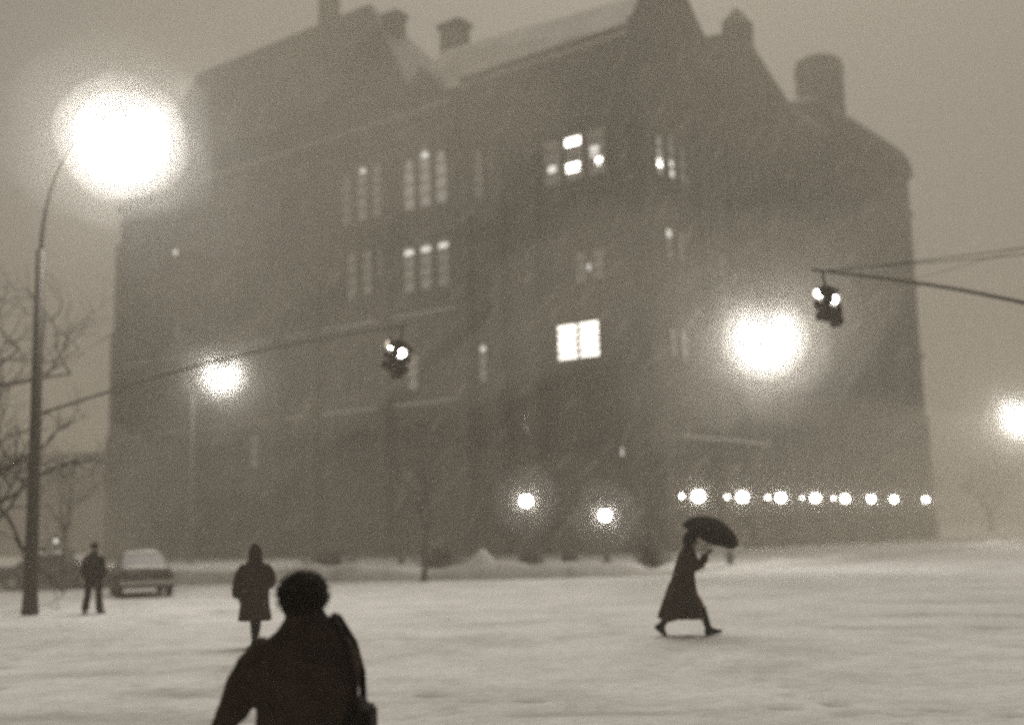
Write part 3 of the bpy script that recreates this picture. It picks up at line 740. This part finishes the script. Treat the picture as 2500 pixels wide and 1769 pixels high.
# ------------------------------------------------------------------ parked cars
def car(label, loc, rz, m, group="cars parked along the left kerb"):
    t = thing("parked_car", label, "car", loc, rz, group)
    # x = length (front +), y = width
    st = [(-2.38, .70, .42, .74), (-2.30, .80, .34, .92), (-1.5, .86, .28, .96), (-.6, .88, .26, .95), (.6, .88, .26, .95), (1.0, .87, .27, .96), (1.9, .84, .3, .90), (2.32, .76, .36, .80), (2.38, .70, .42, .70)]
    body = MB(); body.rings([[(x, -hw, z0 + .12), (x, -hw * .94, z0), (x, hw * .94, z0), (x, hw, z0 + .12), (x, hw, (z0 + z1) / 2 + .1), (x, hw * .92, z1 - .03), (x, hw * .7, z1), (x, -hw * .7, z1), (x, -hw * .92, z1 - .03), (x, -hw, (z0 + z1) / 2 + .1)] for x, hw, z0, z1 in st])
    part(body, "body", m, t, True)
    cb = MB(); cs = [(.95, .78, .95), (1.25, .62, 1.36), (1.34, .56, 1.42)]
    def ring(z, hw, xf, xr): return [(xf, -hw, z), (xf, hw, z), (xr, hw, z), (xr, -hw, z)]
    cb.rings([ring(.92, .80, .98, -1.42), ring(1.0, .785, .86, -1.34), ring(1.33, .64, .28, -.86), ring(1.41, .57, .12, -.72)])
    cab = bevel(part(cb, "cabin", m, t), .03)
    def pane(name, pts): 
        q = MB().add(pts, [(0, 1, 2, 3)]); o = q.build(name, M['glass'], cab); return o
    pane("windscreen", [(.845, -.68, 1.02), (.845, .68, 1.02), (.325, .56, 1.32), (.325, -.56, 1.32)])
    pane("rear_window", [(-1.33, .68, 1.02), (-1.33, -.68, 1.02), (-.89, -.56, 1.32), (-.89, .56, 1.32)])
    for s in (-1, 1):
        pane("side_window", [(.68, s * .795, 1.02), (-.22, s * .795, 1.02), (-.22, s * .668, 1.31), (.28, s * .668, 1.31)])
        pane("side_window", [(-.30, s * .795, 1.02), (-1.15, s * .795, 1.02), (-.84, s * .668, 1.31), (-.30, s * .668, 1.31)])
    bevel(part(MB().box(2.36, 2.50, -.84, .84, .40, .54), "bumper", M['chrome'], t), .03)
    bevel(part(MB().box(-2.50, -2.36, -.84, .84, .42, .56), "bumper", M['chrome'], t), .03)
    part(MB().box(-2.42, -2.36, -.22, .22, .60, .72), "number_plate", M['pale'], t)
    part(MB().box(2.33, 2.41, -.42, .42, .58, .70), "grille", M['iron'], t)
    for s in (-1, 1):
        part(MB().box(-2.41, -2.33, s * .62 - .13, s * .62 + .13, .62, .76), "tail_lamp", M['deadlens'], t)
        hl = MB().lathe([(.10, 0), (.09, .03), (.02, .05)], 12); hl.v = [(2.37 + v[2], s * .6 + v[0], .66 + v[1]) for v in hl.v]; fixn(hl.build("headlight", M['chrome'], t))
        for x in (-1.42, 1.42):
            wl = MB().lathe([(.20, -.1), (.30, -.1), (.325, -.07), (.325, .07), (.30, .1), (.20, .1)], 20, cap=False); wl.v = [(x + v[0], s * .78 + v[2], .32 + v[1]) for v in wl.v]
            wo = fixn(wl.build("wheel", M['rubber'], t))
            rm = MB().lathe([(.2, -.07), (.2, .085), (.08, .10), (.03, .105)], 16); rm.v = [(x + v[0], s * (.78 + v[2]), .32 + v[1]) for v in rm.v]; fixn(rm.build("rim", M['chrome'], wo))
            ar = MB(); a0 = [(x + .40 * math.cos(math.pi * k / 10), .30 + .40 * math.sin(math.pi * k / 10)) for k in range(11)] + [(x + .34 * math.cos(math.pi * k / 10), .30 + .34 * math.sin(math.pi * k / 10)) for k in reversed(range(11))]
            ar.rings([[(u, s * .845, z) for u, z in a0], [(u, s * .90, z) for u, z in a0]]); part(ar, "wheel_arch", M['rubber'], t)
    # lying snow on roof, boot and bonnet
    def blanket(x0, x1, hw, zf, th, nm="snow_cover"):
        b = MB(); v = []; nX, nY = 14, 12
        for i in range(nX + 1):
            for j in range(nY + 1):
                fx, fy = i / nX, j / nY; x = x0 + (x1 - x0) * fx; y = -hw + 2 * hw * fy
                e = max(0, min(1, 6 * fx, 6 * (1 - fx))) ** .5 * max(0, min(1, 5 * fy, 5 * (1 - fy))) ** .5
                v.append((x, y, zf(x) - .02 + (th * e) * (1 + .35 * noise.noise(Vector((x * 2, y * 2, rz))))))
        f = [(i * (nY + 1) + j, (i + 1) * (nY + 1) + j, (i + 1) * (nY + 1) + j + 1, i * (nY + 1) + j + 1) for i in range(nX) for j in range(nY)]
        b.add(v, f); fixn(b.build(nm, M['snow'], t, True))
    blanket(-.78, .18, .58, lambda x: 1.41, .10)
    blanket(-2.30, -1.42, .74, lambda x: .95, .09)
    blanket(1.0, 2.25, .72, lambda x: .955 - max(0, x - 1) * .11, .08)
    return t
car("dark sedan with a snow-covered roof and boot, rear towards us, left of the hooded walker", (-12.75, 41.0, -.02), R(90 + 22), M['paint'])
car("dark sedan seen side-on behind the person with legs apart", (-18.4, 48.3, -.02), R(4), M['paint'])

# ------------------------------------------------------------------ people
def ell(c, rx, ry, n=20, tilt=0.0):
    return [(c[0] + rx * math.cos(2 * math.pi * k / n), c[1] + ry * math.sin(2 * math.pi * k / n), c[2] + tilt * math.sin(2 * math.pi * k / n)) for k in range(n)]
def head_pieces(b, c, yaw, s=1.0, pitch=0.0):
    """head centred at c, face towards +y rotated by yaw"""
    q = MB()
    q.ball((0, -.01, .015), .078, .095, .115, 18, 12)           # skull
    q.ball((0, .035, -.055), .055, .058, .065, 14, 8)           # jaw
    q.tube([(0, .085, .02), (0, .108, -.015), (0, .118, -.03), (0, .095, -.042)], [.012, .014, .017, .012], 8)   # nose
    q.ball((0, .088, -.07), .024, .012, .007, 10, 6); q.ball((0, .086, -.083), .02, .012, .007, 10, 6)      # lips
    q.ball((0, .075, -.11), .02, .018, .016, 10, 6)              # chin
    for sg in (-1, 1):
        q.ball((sg * .078, -.005, -.005), .012, .024, .034, 10, 8)   # ear
        q.ball((sg * .032, .082, .028), .017, .011, .011, 10, 6)     # eye
        q.ball((sg * .032, .088, .046), .024, .010, .007, 10, 6)     # brow
    Mx = Matrix.Rotation(yaw, 4, 'Z') @ Matrix.Rotation(pitch, 4, 'X')
    b.add([Vector(c) + (Mx @ Vector(v)) * s for v in q.v], q.f)
def hand_pieces(b, wrist, fwd, out, curl=.35, s=1.0):
    """palm, four fingers of unequal length and a thumb; out = thumb side"""
    f = Vector(fwd).normalized(); o = Vector(out); o = (o - f * o.dot(f)).normalized(); nrm = f.cross(o)
    w0 = Vector(wrist)
    rr = []
    for d, hw, th in ((0, .027, .02), (.03, .036, .017), (.075, .042, .015), (.095, .04, .012)):
        c = w0 + f * d * s
        rr.append([c + (o * math.cos(a) * hw + nrm * math.sin(a) * th) * s for a in [2 * math.pi * k / 12 for k in range(12)]])
    b.rings(rr)
    for i, (off, ln) in enumerate(((.031, .072), (.011, .082), (-.01, .076), (-.03, .058))):
        p = w0 + (f * .08 + o * off) * s; d = f.copy(); pts = [p]
        for k in range(3):
            d = (d * math.cos(curl) + nrm * math.sin(curl) * (1 if True else 0)).normalized()
            p = p + d * ln * s * (.42, .32, .26)[k]; pts.append(p.copy())
        b.tube(pts, [.0105 * s, .0098 * s, .009 * s, .0075 * s], 8)
    p = w0 + (f * .025 + o * .032) * s; p2 = p + (o * .6 + f * .75).normalized() * .042 * s; p3 = p2 + (f * .95 + o * .15 + nrm * .25).normalized() * .032 * s
    b.tube([p, p2, p3], [.014 * s, .012 * s, .009 * s], 8)
def foot_pieces(b, ankle, fwd, pitch=0.0, s=1.0, r=1.0):
    f = Vector(fwd).normalized(); sd_ = Vector((f.y, -f.x, 0)); a = Vector(ankle)
    Mx = Matrix.Rotation(pitch, 3, sd_)
    rr = []
    for d, hw, z0, z1 in ((-.065, .028, -.085, -.02), (-.03, .036, -.095, .03), (.03, .04, -.095, .035), (.09, .044, -.095, -.02), (.15, .044, -.095, -.045), (.19, .03, -.093, -.062)):
        c = f * d
        rr.append([a + Mx @ (c * s + sd_ * hw * r * x + Vector((0, 0, z * s))) for x, z in ((-1, z0), (1, z0), (1, (z0 + z1) / 2), (.6, z1), (-.6, z1), (-1, (z0 + z1) / 2))])
    b.rings(rr)
def limb(b, pts, rad, n=12): b.tube(pts, rad, n)
def body_of(J, torso, s=1.0, yaw=0.0, hpitch=0.0, curl=.4, thumb=(Vector((0, 1, 0)), Vector((0, 1, 0))), foot=((0, 1, 0), (0, 1, 0)), fpitch=(0, 0)):
    b = MB()
    b.rings([ell(c, rx, ry) for c, rx, ry in torso])
    b.tube([J['neck'], (Vector(J['neck']) + Vector(J['head'])) / 2, J['head']], [.062, .056, .055], 12)
    head_pieces(b, J['head'], yaw, 1.0, hpitch)
    for k in (0, 1):
        S, E_, W_ = [Vector(v) for v in J['arm'][k]]
        b.tube([S, S.lerp(E_, .4), E_, E_.lerp(W_, .35), W_], [.058, .052, .041, .042, .028], 12)
        hand_pieces(b, W_, (W_ - E_), thumb[k], curl)
        Hh, K, A = [Vector(v) for v in J['leg'][k]]
        b.tube([Hh, Hh.lerp(K, .4), K, K.lerp(A, .35), A], [.09, .08, .056, .058, .037], 12)
        foot_pieces(b, A, foot[k], fpitch[k])
    return b
def scaled(o, k): o.scale = (k, k, k); return o

# --- nearest person, seen from behind
px, py = -.965, 5.42
J = dict(neck=(.01, .02, 1.33), head=(.0, .05, 1.49),
         arm=[((-.17, .0, 1.25), (-.305, .02, 1.02), (-.40, .10, .88)), ((.165, .01, 1.25), (.195, -.06, 1.0), (.14, .14, .94))],
         leg=[((-.09, 0, .84), (-.10, .10, .46), (-.10, .02, .095)), ((.09, 0, .84), (.10, -.02, .46), (.10, -.14, .12))])
tor = [((0, 0, .78), .15, .10), ((0, 0, .88), .165, .11), ((0, 0, 1.0), .145, .10), ((0, 0, 1.12), .165, .11), ((0, 0, 1.22), .18, .11), ((0, 0, 1.29), .14, .09), ((0, .01, 1.34), .065, .06)]
p1 = fuse(body_of(J, tor, yaw=R(-14), hpitch=R(-6)), "person", M['skin'], .0065, None, 2)
p1.location = (px, py, 0); tag(p1, "nearest person seen from behind with bushy round hair, dark coat and shoulder bag", "person")
b = MB()
b.rings([ell(c, rx, ry, 24) for c, rx, ry in [((.0, 0, .60), .235, .17), ((.0, 0, .72), .225, .165), ((.0, 0, .88), .212, .155), ((.0, 0, 1.0), .205, .15), ((-.005, 0, 1.15), .215, .15), ((-.005, 0, 1.24), .21, .145), ((.012, .005, 1.31), .175, .125), ((.02, .01, 1.355), .125, .10), ((.015, .02, 1.395), .098, .09), ((.01, .03, 1.43), .092, .088), ((.008, .03, 1.45), .088, .085)]])
b.tube([(-.13, .0, 1.275), (-.20, .0, 1.20), (-.255, .01, 1.11), (-.305, .02, 1.02), (-.335, .04, .99), (-.365, .07, .935), (-.395, .095, .895)], [.085, .088, .082, .07, .062, .056, .052], 16)
b.tube([(.135, .0, 1.29), (.17, -.005, 1.22), (.185, -.03, 1.12), (.185, -.055, 1.02), (.18, .02, .97), (.15, .12, .945)], [.085, .082, .076, .07, .066, .058], 16)
for (x, z, r_) in ((.218, 1.185, .046), (.212, 1.11, .042), (.206, 1.05, .044)): b.ball((x, -.02, z), r_, .07, r_ * .8, 12, 8)
b.ball((.135, .0, 1.355), .055, .075, .06, 14, 10)
fuse(b, "coat", M['coat'], .012, p1, 3, .013, 8.0, 1.0)
b = MB()
for k, (h, kn, a) in enumerate(J['leg']): b.tube([h, kn, (a[0], a[1], a[2] - .01)], [.11, .085, .075], 14)
fuse(b, "trousers", M['coat2'], .012, p1, 3, .004, 10)
for k, (h, kn, a) in enumerate(J['leg']):
    b = MB(); foot_pieces(b, a, (0, 1, 0), 0, 1.12, 1.2); b.tube([a, (a[0], a[1], a[2] + .1)], [.055, .06], 12)
    fuse(b, "boot", M['leather'], .008, p1, 2)
# bushy hair: a fused cap of curls, open at the face
b = MB(); rnd = random.Random(4)
b.ball((0, .03, 1.505), .109, .116, .105, 20, 14); b.ball((0, .02, 1.45), .092, .095, .07, 16, 10)
for i in range(190):
    a = rnd.uniform(0, 2 * math.pi); e = math.asin(rnd.uniform(-.72, 1)); d = Vector((math.cos(a) * math.cos(e), math.sin(a) * math.cos(e), math.sin(e)))
    if d.y > .55 and d.z < .45: continue
    c = Vector((0, .025, 1.505)) + Vector((d.x * .105, d.y * .115, d.z * .098)); b.ball(c, rnd.uniform(.010, .016), None, None, 8, 6)
hair = fuse(b, "hair", M['hair'], .007, p1, 1, .004, 45)
# wisps that break the outline of the hair
ws = MB()
for i in range(420):
    a = rnd.uniform(0, 2 * math.pi); e = math.asin(rnd.uniform(-.6, 1)); d = Vector((math.cos(a) * math.cos(e), math.sin(a) * math.cos(e), math.sin(e)))
    if d.y > .55 and d.z < .45: continue
    c = Vector((0, .025, 1.505)) + Vector((d.x * .112, d.y * .12, d.z * .105)); tng = d.orthogonal().normalized()
    q = c + d * rnd.uniform(.008, .02) + tng * rnd.uniform(-.012, .012)
    ws.tube([c - d * .01, q, q + tng * rnd.uniform(-.012, .012)], [.0014, .001, .0006], 3)
w_o = ws.build("hair_wisps", M['hair'], hair); w_o['kind'] = 'stuff'
# shoulder bag
t = thing("shoulder_bag", "black leather shoulder bag at the right hip of the nearest person", "bag", (px, py, 0))
bg_ = MB().box(.205, .305, -.14, .16, .80, 1.05); bo = bevel(part(bg_, "pouch", M['leather'], t), .035, 3)
bevel(part(MB().box(.307, .316, -.125, .145, .88, 1.0), "flap", M['leather'], t), .005)
fixn(MB().tube([(.255, -.12, 1.03), (.25, -.14, 1.15), (.215, -.135, 1.29), (.15, -.04, 1.415), (.155, .06, 1.40), (.215, .13, 1.28), (.25, .13, 1.15), (.255, .13, 1.03)], .016, 8).build("strap", M['leather'], t, True))

# --- hooded walker
J = dict(neck=(0, .02, 1.36), head=(0, .05, 1.52),
         arm=[((-.18, 0, 1.30), (-.27, -.01, 1.04), (-.28, .06, .82)), ((.18, 0, 1.30), (.29, -.04, 1.06), (.20, .16, .98))],
         leg=[((-.07, 0, .86), (-.035, .08, .47), (-.01, .03, .095)), ((.07, 0, .86), (.06, -.02, .47), (.04, -.10, .14))])
tor = [((0, 0, .80), .15, .10), ((0, 0, .9), .165, .11), ((0, 0, 1.04), .145, .10), ((0, 0, 1.18), .17, .11), ((0, 0, 1.28), .18, .11), ((0, 0, 1.34), .13, .09), ((0, .01, 1.39), .065, .06)]
p2 = fuse(body_of(J, tor, fpitch=(0, R(-25))), "person", M['skin'], .008, None, 2)
p2.location = (-4.42, 20.4, 0); tag(p2, "hooded walker in a knee-length dark coat, beyond the nearest person's shoulder", "person")
b = MB()
b.rings([ell(c, rx, ry, 24) for c, rx, ry in [((.0, 0, .40), .275, .21), ((.0, 0, .41), .285, .215), ((0, 0, .6), .255, .20), ((.0, 0, .8), .235, .185), ((0, 0, .95), .235, .175), ((0, 0, 1.12), .245, .17), ((0, 0, 1.25), .23, .155), ((0, 0, 1.335), .175, .13), ((0, .01, 1.40), .11, .105), ((0, .02, 1.44), .09, .095)]])
b.tube([(-.15, 0, 1.30), (-.235, -.005, 1.17), (-.275, -.01, 1.02), (-.30, .02, .88), (-.305, .05, .80)], [.09, .10, .098, .09, .088], 16)
b.tube([(.15, 0, 1.30), (.235, -.01, 1.18), (.275, -.04, 1.05), (.245, .06, 1.0), (.2, .14, .98)], [.09, .10, .095, .085, .07], 16)
fuse(b, "coat", M['coat'], .014, p2, 2, .012, 8.0, 2.0)
b = MB(); rr = []
for z, rx, ry, yo in ((1.37, .125, .12, .02), (1.44, .118, .125, .025), (1.52, .112, .13, .03), (1.58, .10, .12, .03), (1.63, .075, .09, .02), (1.665, .045, .055, .0), (1.69, .015, .02, -.02)): rr.append(ell((0, yo, z), rx, ry, 20))
b.rings(rr); fuse(b, "hood", M['coat'], .012, p2, 2, .005, 10)
for k, (h, kn, a) in enumerate(J['leg']):
    b = MB(); foot_pieces(b, a, (0, 1, 0), (0, R(-25))[k], 1.12, 1.2); b.tube([a, (Vector(a).lerp(Vector(kn), .8))], [.052, .068], 12)
    fuse(b, "boot", M['leather'], .009, p2, 2)

# --- striding person with the umbrella (faces +y locally, turned to face right)
J = dict(neck=(0, .10, 1.40), head=(0, .155, 1.555),
         arm=[((-.17, .08, 1.33), (-.22, .10, 1.07), (-.10, .28, 1.10)), ((.17, .08, 1.33), (.20, .24, 1.13), (.075, .385, 1.29))],
         leg=[((-.08, -.04, .86), (-.09, -.16, .47), (-.07, -.40, .15)), ((.08, 0, .86), (.085, .24, .50), (.06, .36, .095))])
tor = [((0, -.03, .80), .15, .11), ((0, -.02, .9), .165, .115), ((0, .02, 1.04), .14, .105), ((0, .05, 1.18), .16, .115), ((0, .075, 1.30), .17, .11), ((0, .09, 1.37), .13, .09), ((0, .10, 1.42), .062, .06)]
p3 = fuse(body_of(J, tor, hpitch=R(-18), curl=.75, thumb=(Vector((0, 0, 1)), Vector((0, 0, 1))), fpitch=(R(-42), R(10))), "person", M['skin'], .007, None, 2)
p3.location = (2.78, 20.3, 0); p3.rotation_euler = (0, 0, R(-90)); tag(p3, "person in a long dark coat striding right under an umbrella", "person")
b = MB()
def pleat(c, rx, ry, n=60):
    q = max(0, (1.0 - c[2]) / .75); o_ = []
    for k in range(n):
        a = 2 * math.pi * k / n; m_ = 1 + .075 * q * math.sin(a * 7 + .8) + .04 * q * math.sin(a * 11 + 2 * c[2])
        o_.append((c[0] + rx * m_ * math.cos(a), c[1] + ry * m_ * math.sin(a), c[2] + .035 * q * math.sin(a * 3 + 1)))
    return o_
b.rings([pleat(c, rx, ry) for c, rx, ry in [((0, -.055, .255), .30, .375), ((0, -.055, .27), .305, .375), ((0, -.055, .42), .28, .33), ((0, -.05, .6), .25, .285), ((0, -.035, .78), .215, .235), ((0, -.005, .95), .185, .185), ((0, .03, 1.1), .20, .175), ((0, .06, 1.22), .215, .172), ((0, .075, 1.31), .195, .155), ((0, .09, 1.37), .14, .125), ((0, .10, 1.42), .088, .09), ((0, .105, 1.455), .08, .082)]])
b.tube([(-.14, .08, 1.33), (-.20, .09, 1.2), (-.225, .11, 1.08), (-.18, .2, 1.07), (-.12, .27, 1.095)], [.08, .082, .078, .066, .056], 14)
b.tube([(.14, .08, 1.33), (.19, .15, 1.22), (.2, .235, 1.13), (.14, .31, 1.20), (.085, .37, 1.275)], [.08, .08, .075, .064, .054], 14)
fuse(b, "coat", M['coat'], .012, p3, 2, .010, 7.0, 3.0)
b = MB(); b.ball((0, .135, 1.585), .098, .112, .115, 18, 12); b.ball((0, .09, 1.53), .095, .09, .10, 14, 10)
fuse(b, "hair", M['hair'], .01, p3, 1, .005, 30)
pit = (R(-42), R(10))
for k, (h, kn, a) in enumerate(J['leg']):
    b = MB(); foot_pieces(b, a, (0, 1, 0), pit[k], 1.15, 1.2); b.tube([a, (Vector(a).lerp(Vector(kn), .85))], [.055, .072], 12)
    fuse(b, "boot", M['leather'], .009, p3, 2)
# umbrella
um = thing("umbrella", "open black umbrella tilted into the wind by the striding person", "umbrella", (3.245, 20.22, 1.63))
um.rotation_euler = (R(19), R(22), 0)
cn = MB(); NR = 8; SUBD = 6
def canopy_pt(f, k):
    a = 2 * math.pi * k / (NR * SUBD); sag = 1 - .09 * f * (1 - abs(math.cos(a * NR / 2)))
    r_ = .50 * math.sin(f * 1.25) / math.sin(1.25) * sag
    return (r_ * math.cos(a), r_ * math.sin(a), .27 * (math.cos(f * 1.25) - math.cos(1.25)) / (1 - math.cos(1.25)))
rr = [[canopy_pt(max(.02, i / 10), k) for k in range(NR * SUBD)] for i in range(11)]
inner = [[(p[0], p[1], p[2] - .006) for p in r_] for r_ in reversed(rr)]
fixn(cn.rings(rr + inner, False).build("canopy", M['coat2'], um, False))
for k in range(NR):
    fixn(MB().tube([(lambda q: (q[0], q[1], q[2] - .012))(canopy_pt(max(.03, i / 8), k * SUBD)) for i in range(9)], .004, 4).build("rib", M['iron'], um))
fixn(MB().tube([(0, 0, .33), (0, 0, .26), (0, 0, -.40)], [.004, .008, .008], 6).build("shaft", M['iron'], um))
hk = [(0, 0, -.34), (0, 0, -.46)] + [(.035 - .035 * math.cos(a), 0, -.46 - .035 * math.sin(a)) for a in [math.pi * q / 6 for q in range(1, 7)]]
fixn(MB().tube(hk, .013, 8).build("handle", M['leather'], um))

# --- person standing on the left with legs apart
J = dict(neck=(0, .02, 1.48), head=(0, .05, 1.645),
         arm=[((-.19, 0, 1.40), (-.24, -.02, 1.12), (-.23, .10, .88)), ((.19, 0, 1.40), (.25, -.02, 1.12), (.23, .10, .88))],
         leg=[((-.09, 0, .9), (-.14, .03, .5), (-.205, .0, .095)), ((.09, 0, .9), (.15, -.02, .5), (.18, -.02, .095))])
tor = [((0, 0, .84), .155, .11), ((0, 0, .95), .165, .115), ((0, 0, 1.1), .15, .105), ((0, 0, 1.26), .175, .115), ((0, 0, 1.38), .19, .11), ((0, 0, 1.45), .13, .09), ((0, .01, 1.5), .065, .06)]
p4 = fuse(body_of(J, tor, foot=((-.35, 1, 0), (.3, 1, 0))), "person", M['skin'], .009, None, 2)
p4.location = (-10.85, 31.0, 0); tag(p4, "person standing with legs apart between the lamp pole and the snowy car", "person")
b = MB()
b.rings([ell(c, rx, ry, 22) for c, rx, ry in [((0, 0, .70), .25, .18), ((0, 0, .85), .235, .17), ((0, 0, 1.05), .22, .155), ((0, 0, 1.25), .235, .16), ((0, 0, 1.38), .22, .15), ((0, 0, 1.46), .15, .12), ((0, .02, 1.53), .085, .085)]])
for s in (-1, 1): b.tube([(s * .15, 0, 1.41), (s * .215, 0, 1.28), (s * .25, -.02, 1.12), (s * .25, .04, .98), (s * .235, .09, .89)], [.085, .085, .08, .07, .06], 14)
fuse(b, "coat", M['coat2'], .015, p4, 2, .009, 8, 5)
b = MB()
for (h, kn, a) in J['leg']: b.tube([h, kn, (a[0], a[1], .06)], [.115, .088, .10], 14)
fuse(b, "trousers", M['coat2'], .013, p4, 2, .005, 9)
for (h, kn, a), f in zip(J['leg'], ((-.35, 1, 0), (.3, 1, 0))):
    b = MB(); foot_pieces(b, a, f, 0, 1.15, 1.25)
    fuse(b, "boot", M['leather'], .01, p4, 2)
b = MB(); b.ball((0, .035, 1.685), .095, .11, .10, 16, 10); b.lathe([(.102, 1.655), (.106, 1.69), (.098, 1.70)], 18, (0, .035, 0))
fuse(b, "knit_hat", M['coat2'], .01, p4, 1, .003, 30)

# ------------------------------------------------------------------ air: haze box, glow volumes added round the lamps, falling flakes
def vol_mat(name, dens, col, aniso, samp='MULTIPLE_IMPORTANCE'):
    m = bpy.data.materials.new(name); m.use_nodes = True; n = m.node_tree; n.nodes.clear()
    o = n.nodes.new("ShaderNodeOutputMaterial"); v = n.nodes.new("ShaderNodeVolumePrincipled")
    v.inputs["Color"].default_value = (*col, 1); v.inputs["Density"].default_value = dens; v.inputs["Anisotropy"].default_value = aniso
    n.links.new(v.outputs[0], o.inputs["Volume"])
    m.cycles.volume_sampling = samp
    try: m.cycles.homogeneous_volume = True
    except Exception: pass
    return m
hz = MB().box(-425, 425, -62, 625, -1.1, 58).build("haze", vol_mat("snowy_air", HAZE_DENSITY, (.80, .75, .665), .55))
tag(hz, "snow-thick air filling the whole street", kind="stuff")
def cloud(items, dens, label, aniso=0.0, wob=.2, sub=4, col=(.98, .97, .95)):
    """closed, uneven bodies of snow-filled air, for gusts and for added lamp glow: (centre, radii, tilt)"""
    b = MB()
    for n_, (p, rad, tl) in enumerate(items):
        bm_ = bmesh.new(); bmesh.ops.create_icosphere(bm_, subdivisions=sub, radius=1.0); bm_.verts.index_update()
        Mx = Matrix.Rotation(tl, 3, 'Y'); vs = []
        for v in bm_.verts:
            k = 1 + wob * (noise.noise(v.co * 1.3 + Vector((n_ * 7.1, dens * 900, 0))) + .5 * noise.noise(v.co * 3.1 + Vector((0, n_ * 5.3, dens * 500))))
            vs.append(Vector(p) + Mx @ Vector((v.co.x * rad[0] * k, v.co.y * rad[1] * k, v.co.z * rad[2] * k)))
        b.add(vs, [[v.index for v in f.verts] for f in bm_.faces]); bm_.free()
    o = b.build("haze", vol_mat("gust_and_glow_air", dens, col, aniso, 'EQUIANGULAR' if aniso == 0 else 'MULTIPLE_IMPORTANCE')); return tag(o, label, kind="stuff")
def around(pts, r): return [(p, (r, r, r), 0) for p in pts]  # denser air added round each lamp to make its glare and halo
cloud(around(lamp_spots, 1.25), .15, "densest added air making the glare core of the tall street lamps", wob=.05)
cloud(around(lamp_spots, 1.75), .065, "dense added air making the glare of the tall street lamps", wob=.08)
cloud(around(lamp_spots, 2.6), .02, "added air softening the glare of the tall street lamps", wob=.3)
cloud(around(lamp_spots, 3.9), .006, "thin added air making the halo of the tall street lamps", wob=.4)
cloud(around(lamp_spots, 6.0), .0022, "thinnest added air making the outer halo of the tall street lamps", wob=.5)
cloud(around(gl[:10], .75), .2, "added dense air making the bloom of the globe lanterns", wob=.2, sub=3)  # added volumes that give the globes a soft bloom
cloud(around(gl[:10], 1.5), .05, "thin added air making the halo of the globe lanterns", wob=.35, sub=3)
SQ = (.90, .84, .74)
cloud([((-24, 44, 3), (13, 8, 6), 0), ((-8, 60, 21), (12, 7, 6), R(-35)), ((24, 62, 36), (12, 9, 7), R(-30)), ((9, 44, 9), (6, 5, 3.5), R(-35))], .014, "gusts of thicker snow blowing across the front", .3, .5, 4, SQ)
cloud([((-2, 64, 1.5), (38, 9, 5.5), 0), ((-22, 66, 17), (10, 8, 6), R(-40)), ((13, 60, 25), (7, 7, 5), R(-35))], .006, "blowing snow hanging low before the building", .3, .4, 4, SQ)
cloud([((40, 88, 2), (34, 22, 7), R(8)), ((3, 56, 13), (9, 6, 3.5), R(-30)), ((-9, 52, 9), (8, 6, 3.5), R(-30)), ((-14, 62, 30), (9, 7, 5), R(-35))], .014, "snow swirling up from the side street", .3, .45, 4, SQ)

rnd = random.Random(5); rib = []
for i in range(30):
    for j in range(15):
        Y = rnd.uniform(30, 62); fx = (i + .5 + rnd.uniform(-.4, .4)) / 30; fz = (j + .5 + rnd.uniform(-.4, .4)) / 15
        rib.append((((fx - .5) * Y * .84, Y, 1.0 + fz * Y * .44), (rnd.uniform(.25, .8) * Y / 45, rnd.uniform(.4, .8), rnd.uniform(.05, .12) * Y / 45), R(rnd.uniform(-70, -36))))
cloud(rib, .085, "thin slanting wisps of driven snow", .3, .6, 2, SQ)

mf = mat("snowflake", (.9, .89, .87), .9, .05, 5)
_n = mf.node_tree; _b = _n.nodes["Principled BSDF"]; _t = _n.nodes.new("ShaderNodeBsdfTranslucent"); _t.inputs[0].default_value = (.95, .94, .92, 1)
_x = _n.nodes.new("ShaderNodeMixShader"); _x.inputs[0].default_value = .5
_n.links.new(_b.outputs[0], _x.inputs[1]); _n.links.new(_t.outputs[0], _x.inputs[2]); _n.links.new(_x.outputs[0], _n.nodes["Material Output"].inputs[0])
fl = MB(); rnd = random.Random(77)
for i in range(9000):
    y = 9 + 50 * rnd.random() ** 1.2; x = (rnd.random() - .5) * (y * 1.05 + 2); z = rnd.uniform(.1, 1.8 + y * .3)
    r_ = rnd.uniform(.003, .006); c = Vector((x, y, z)); d = Vector((.45, .1, -1)).normalized(); u = d.orthogonal().normalized(); v = d.cross(u)
    fl.add([c + d * r_ * 1.6, c - d * r_ * 1.6, c + u * r_, c + v * r_, c - u * r_ * .6 - v * r_ * .6], [(0, 2, 3), (0, 3, 4), (0, 4, 2), (1, 3, 2), (1, 4, 3), (1, 2, 4)])
tag(fl.build("falling_snow", mf), "wind-blown snowflakes", kind="stuff")
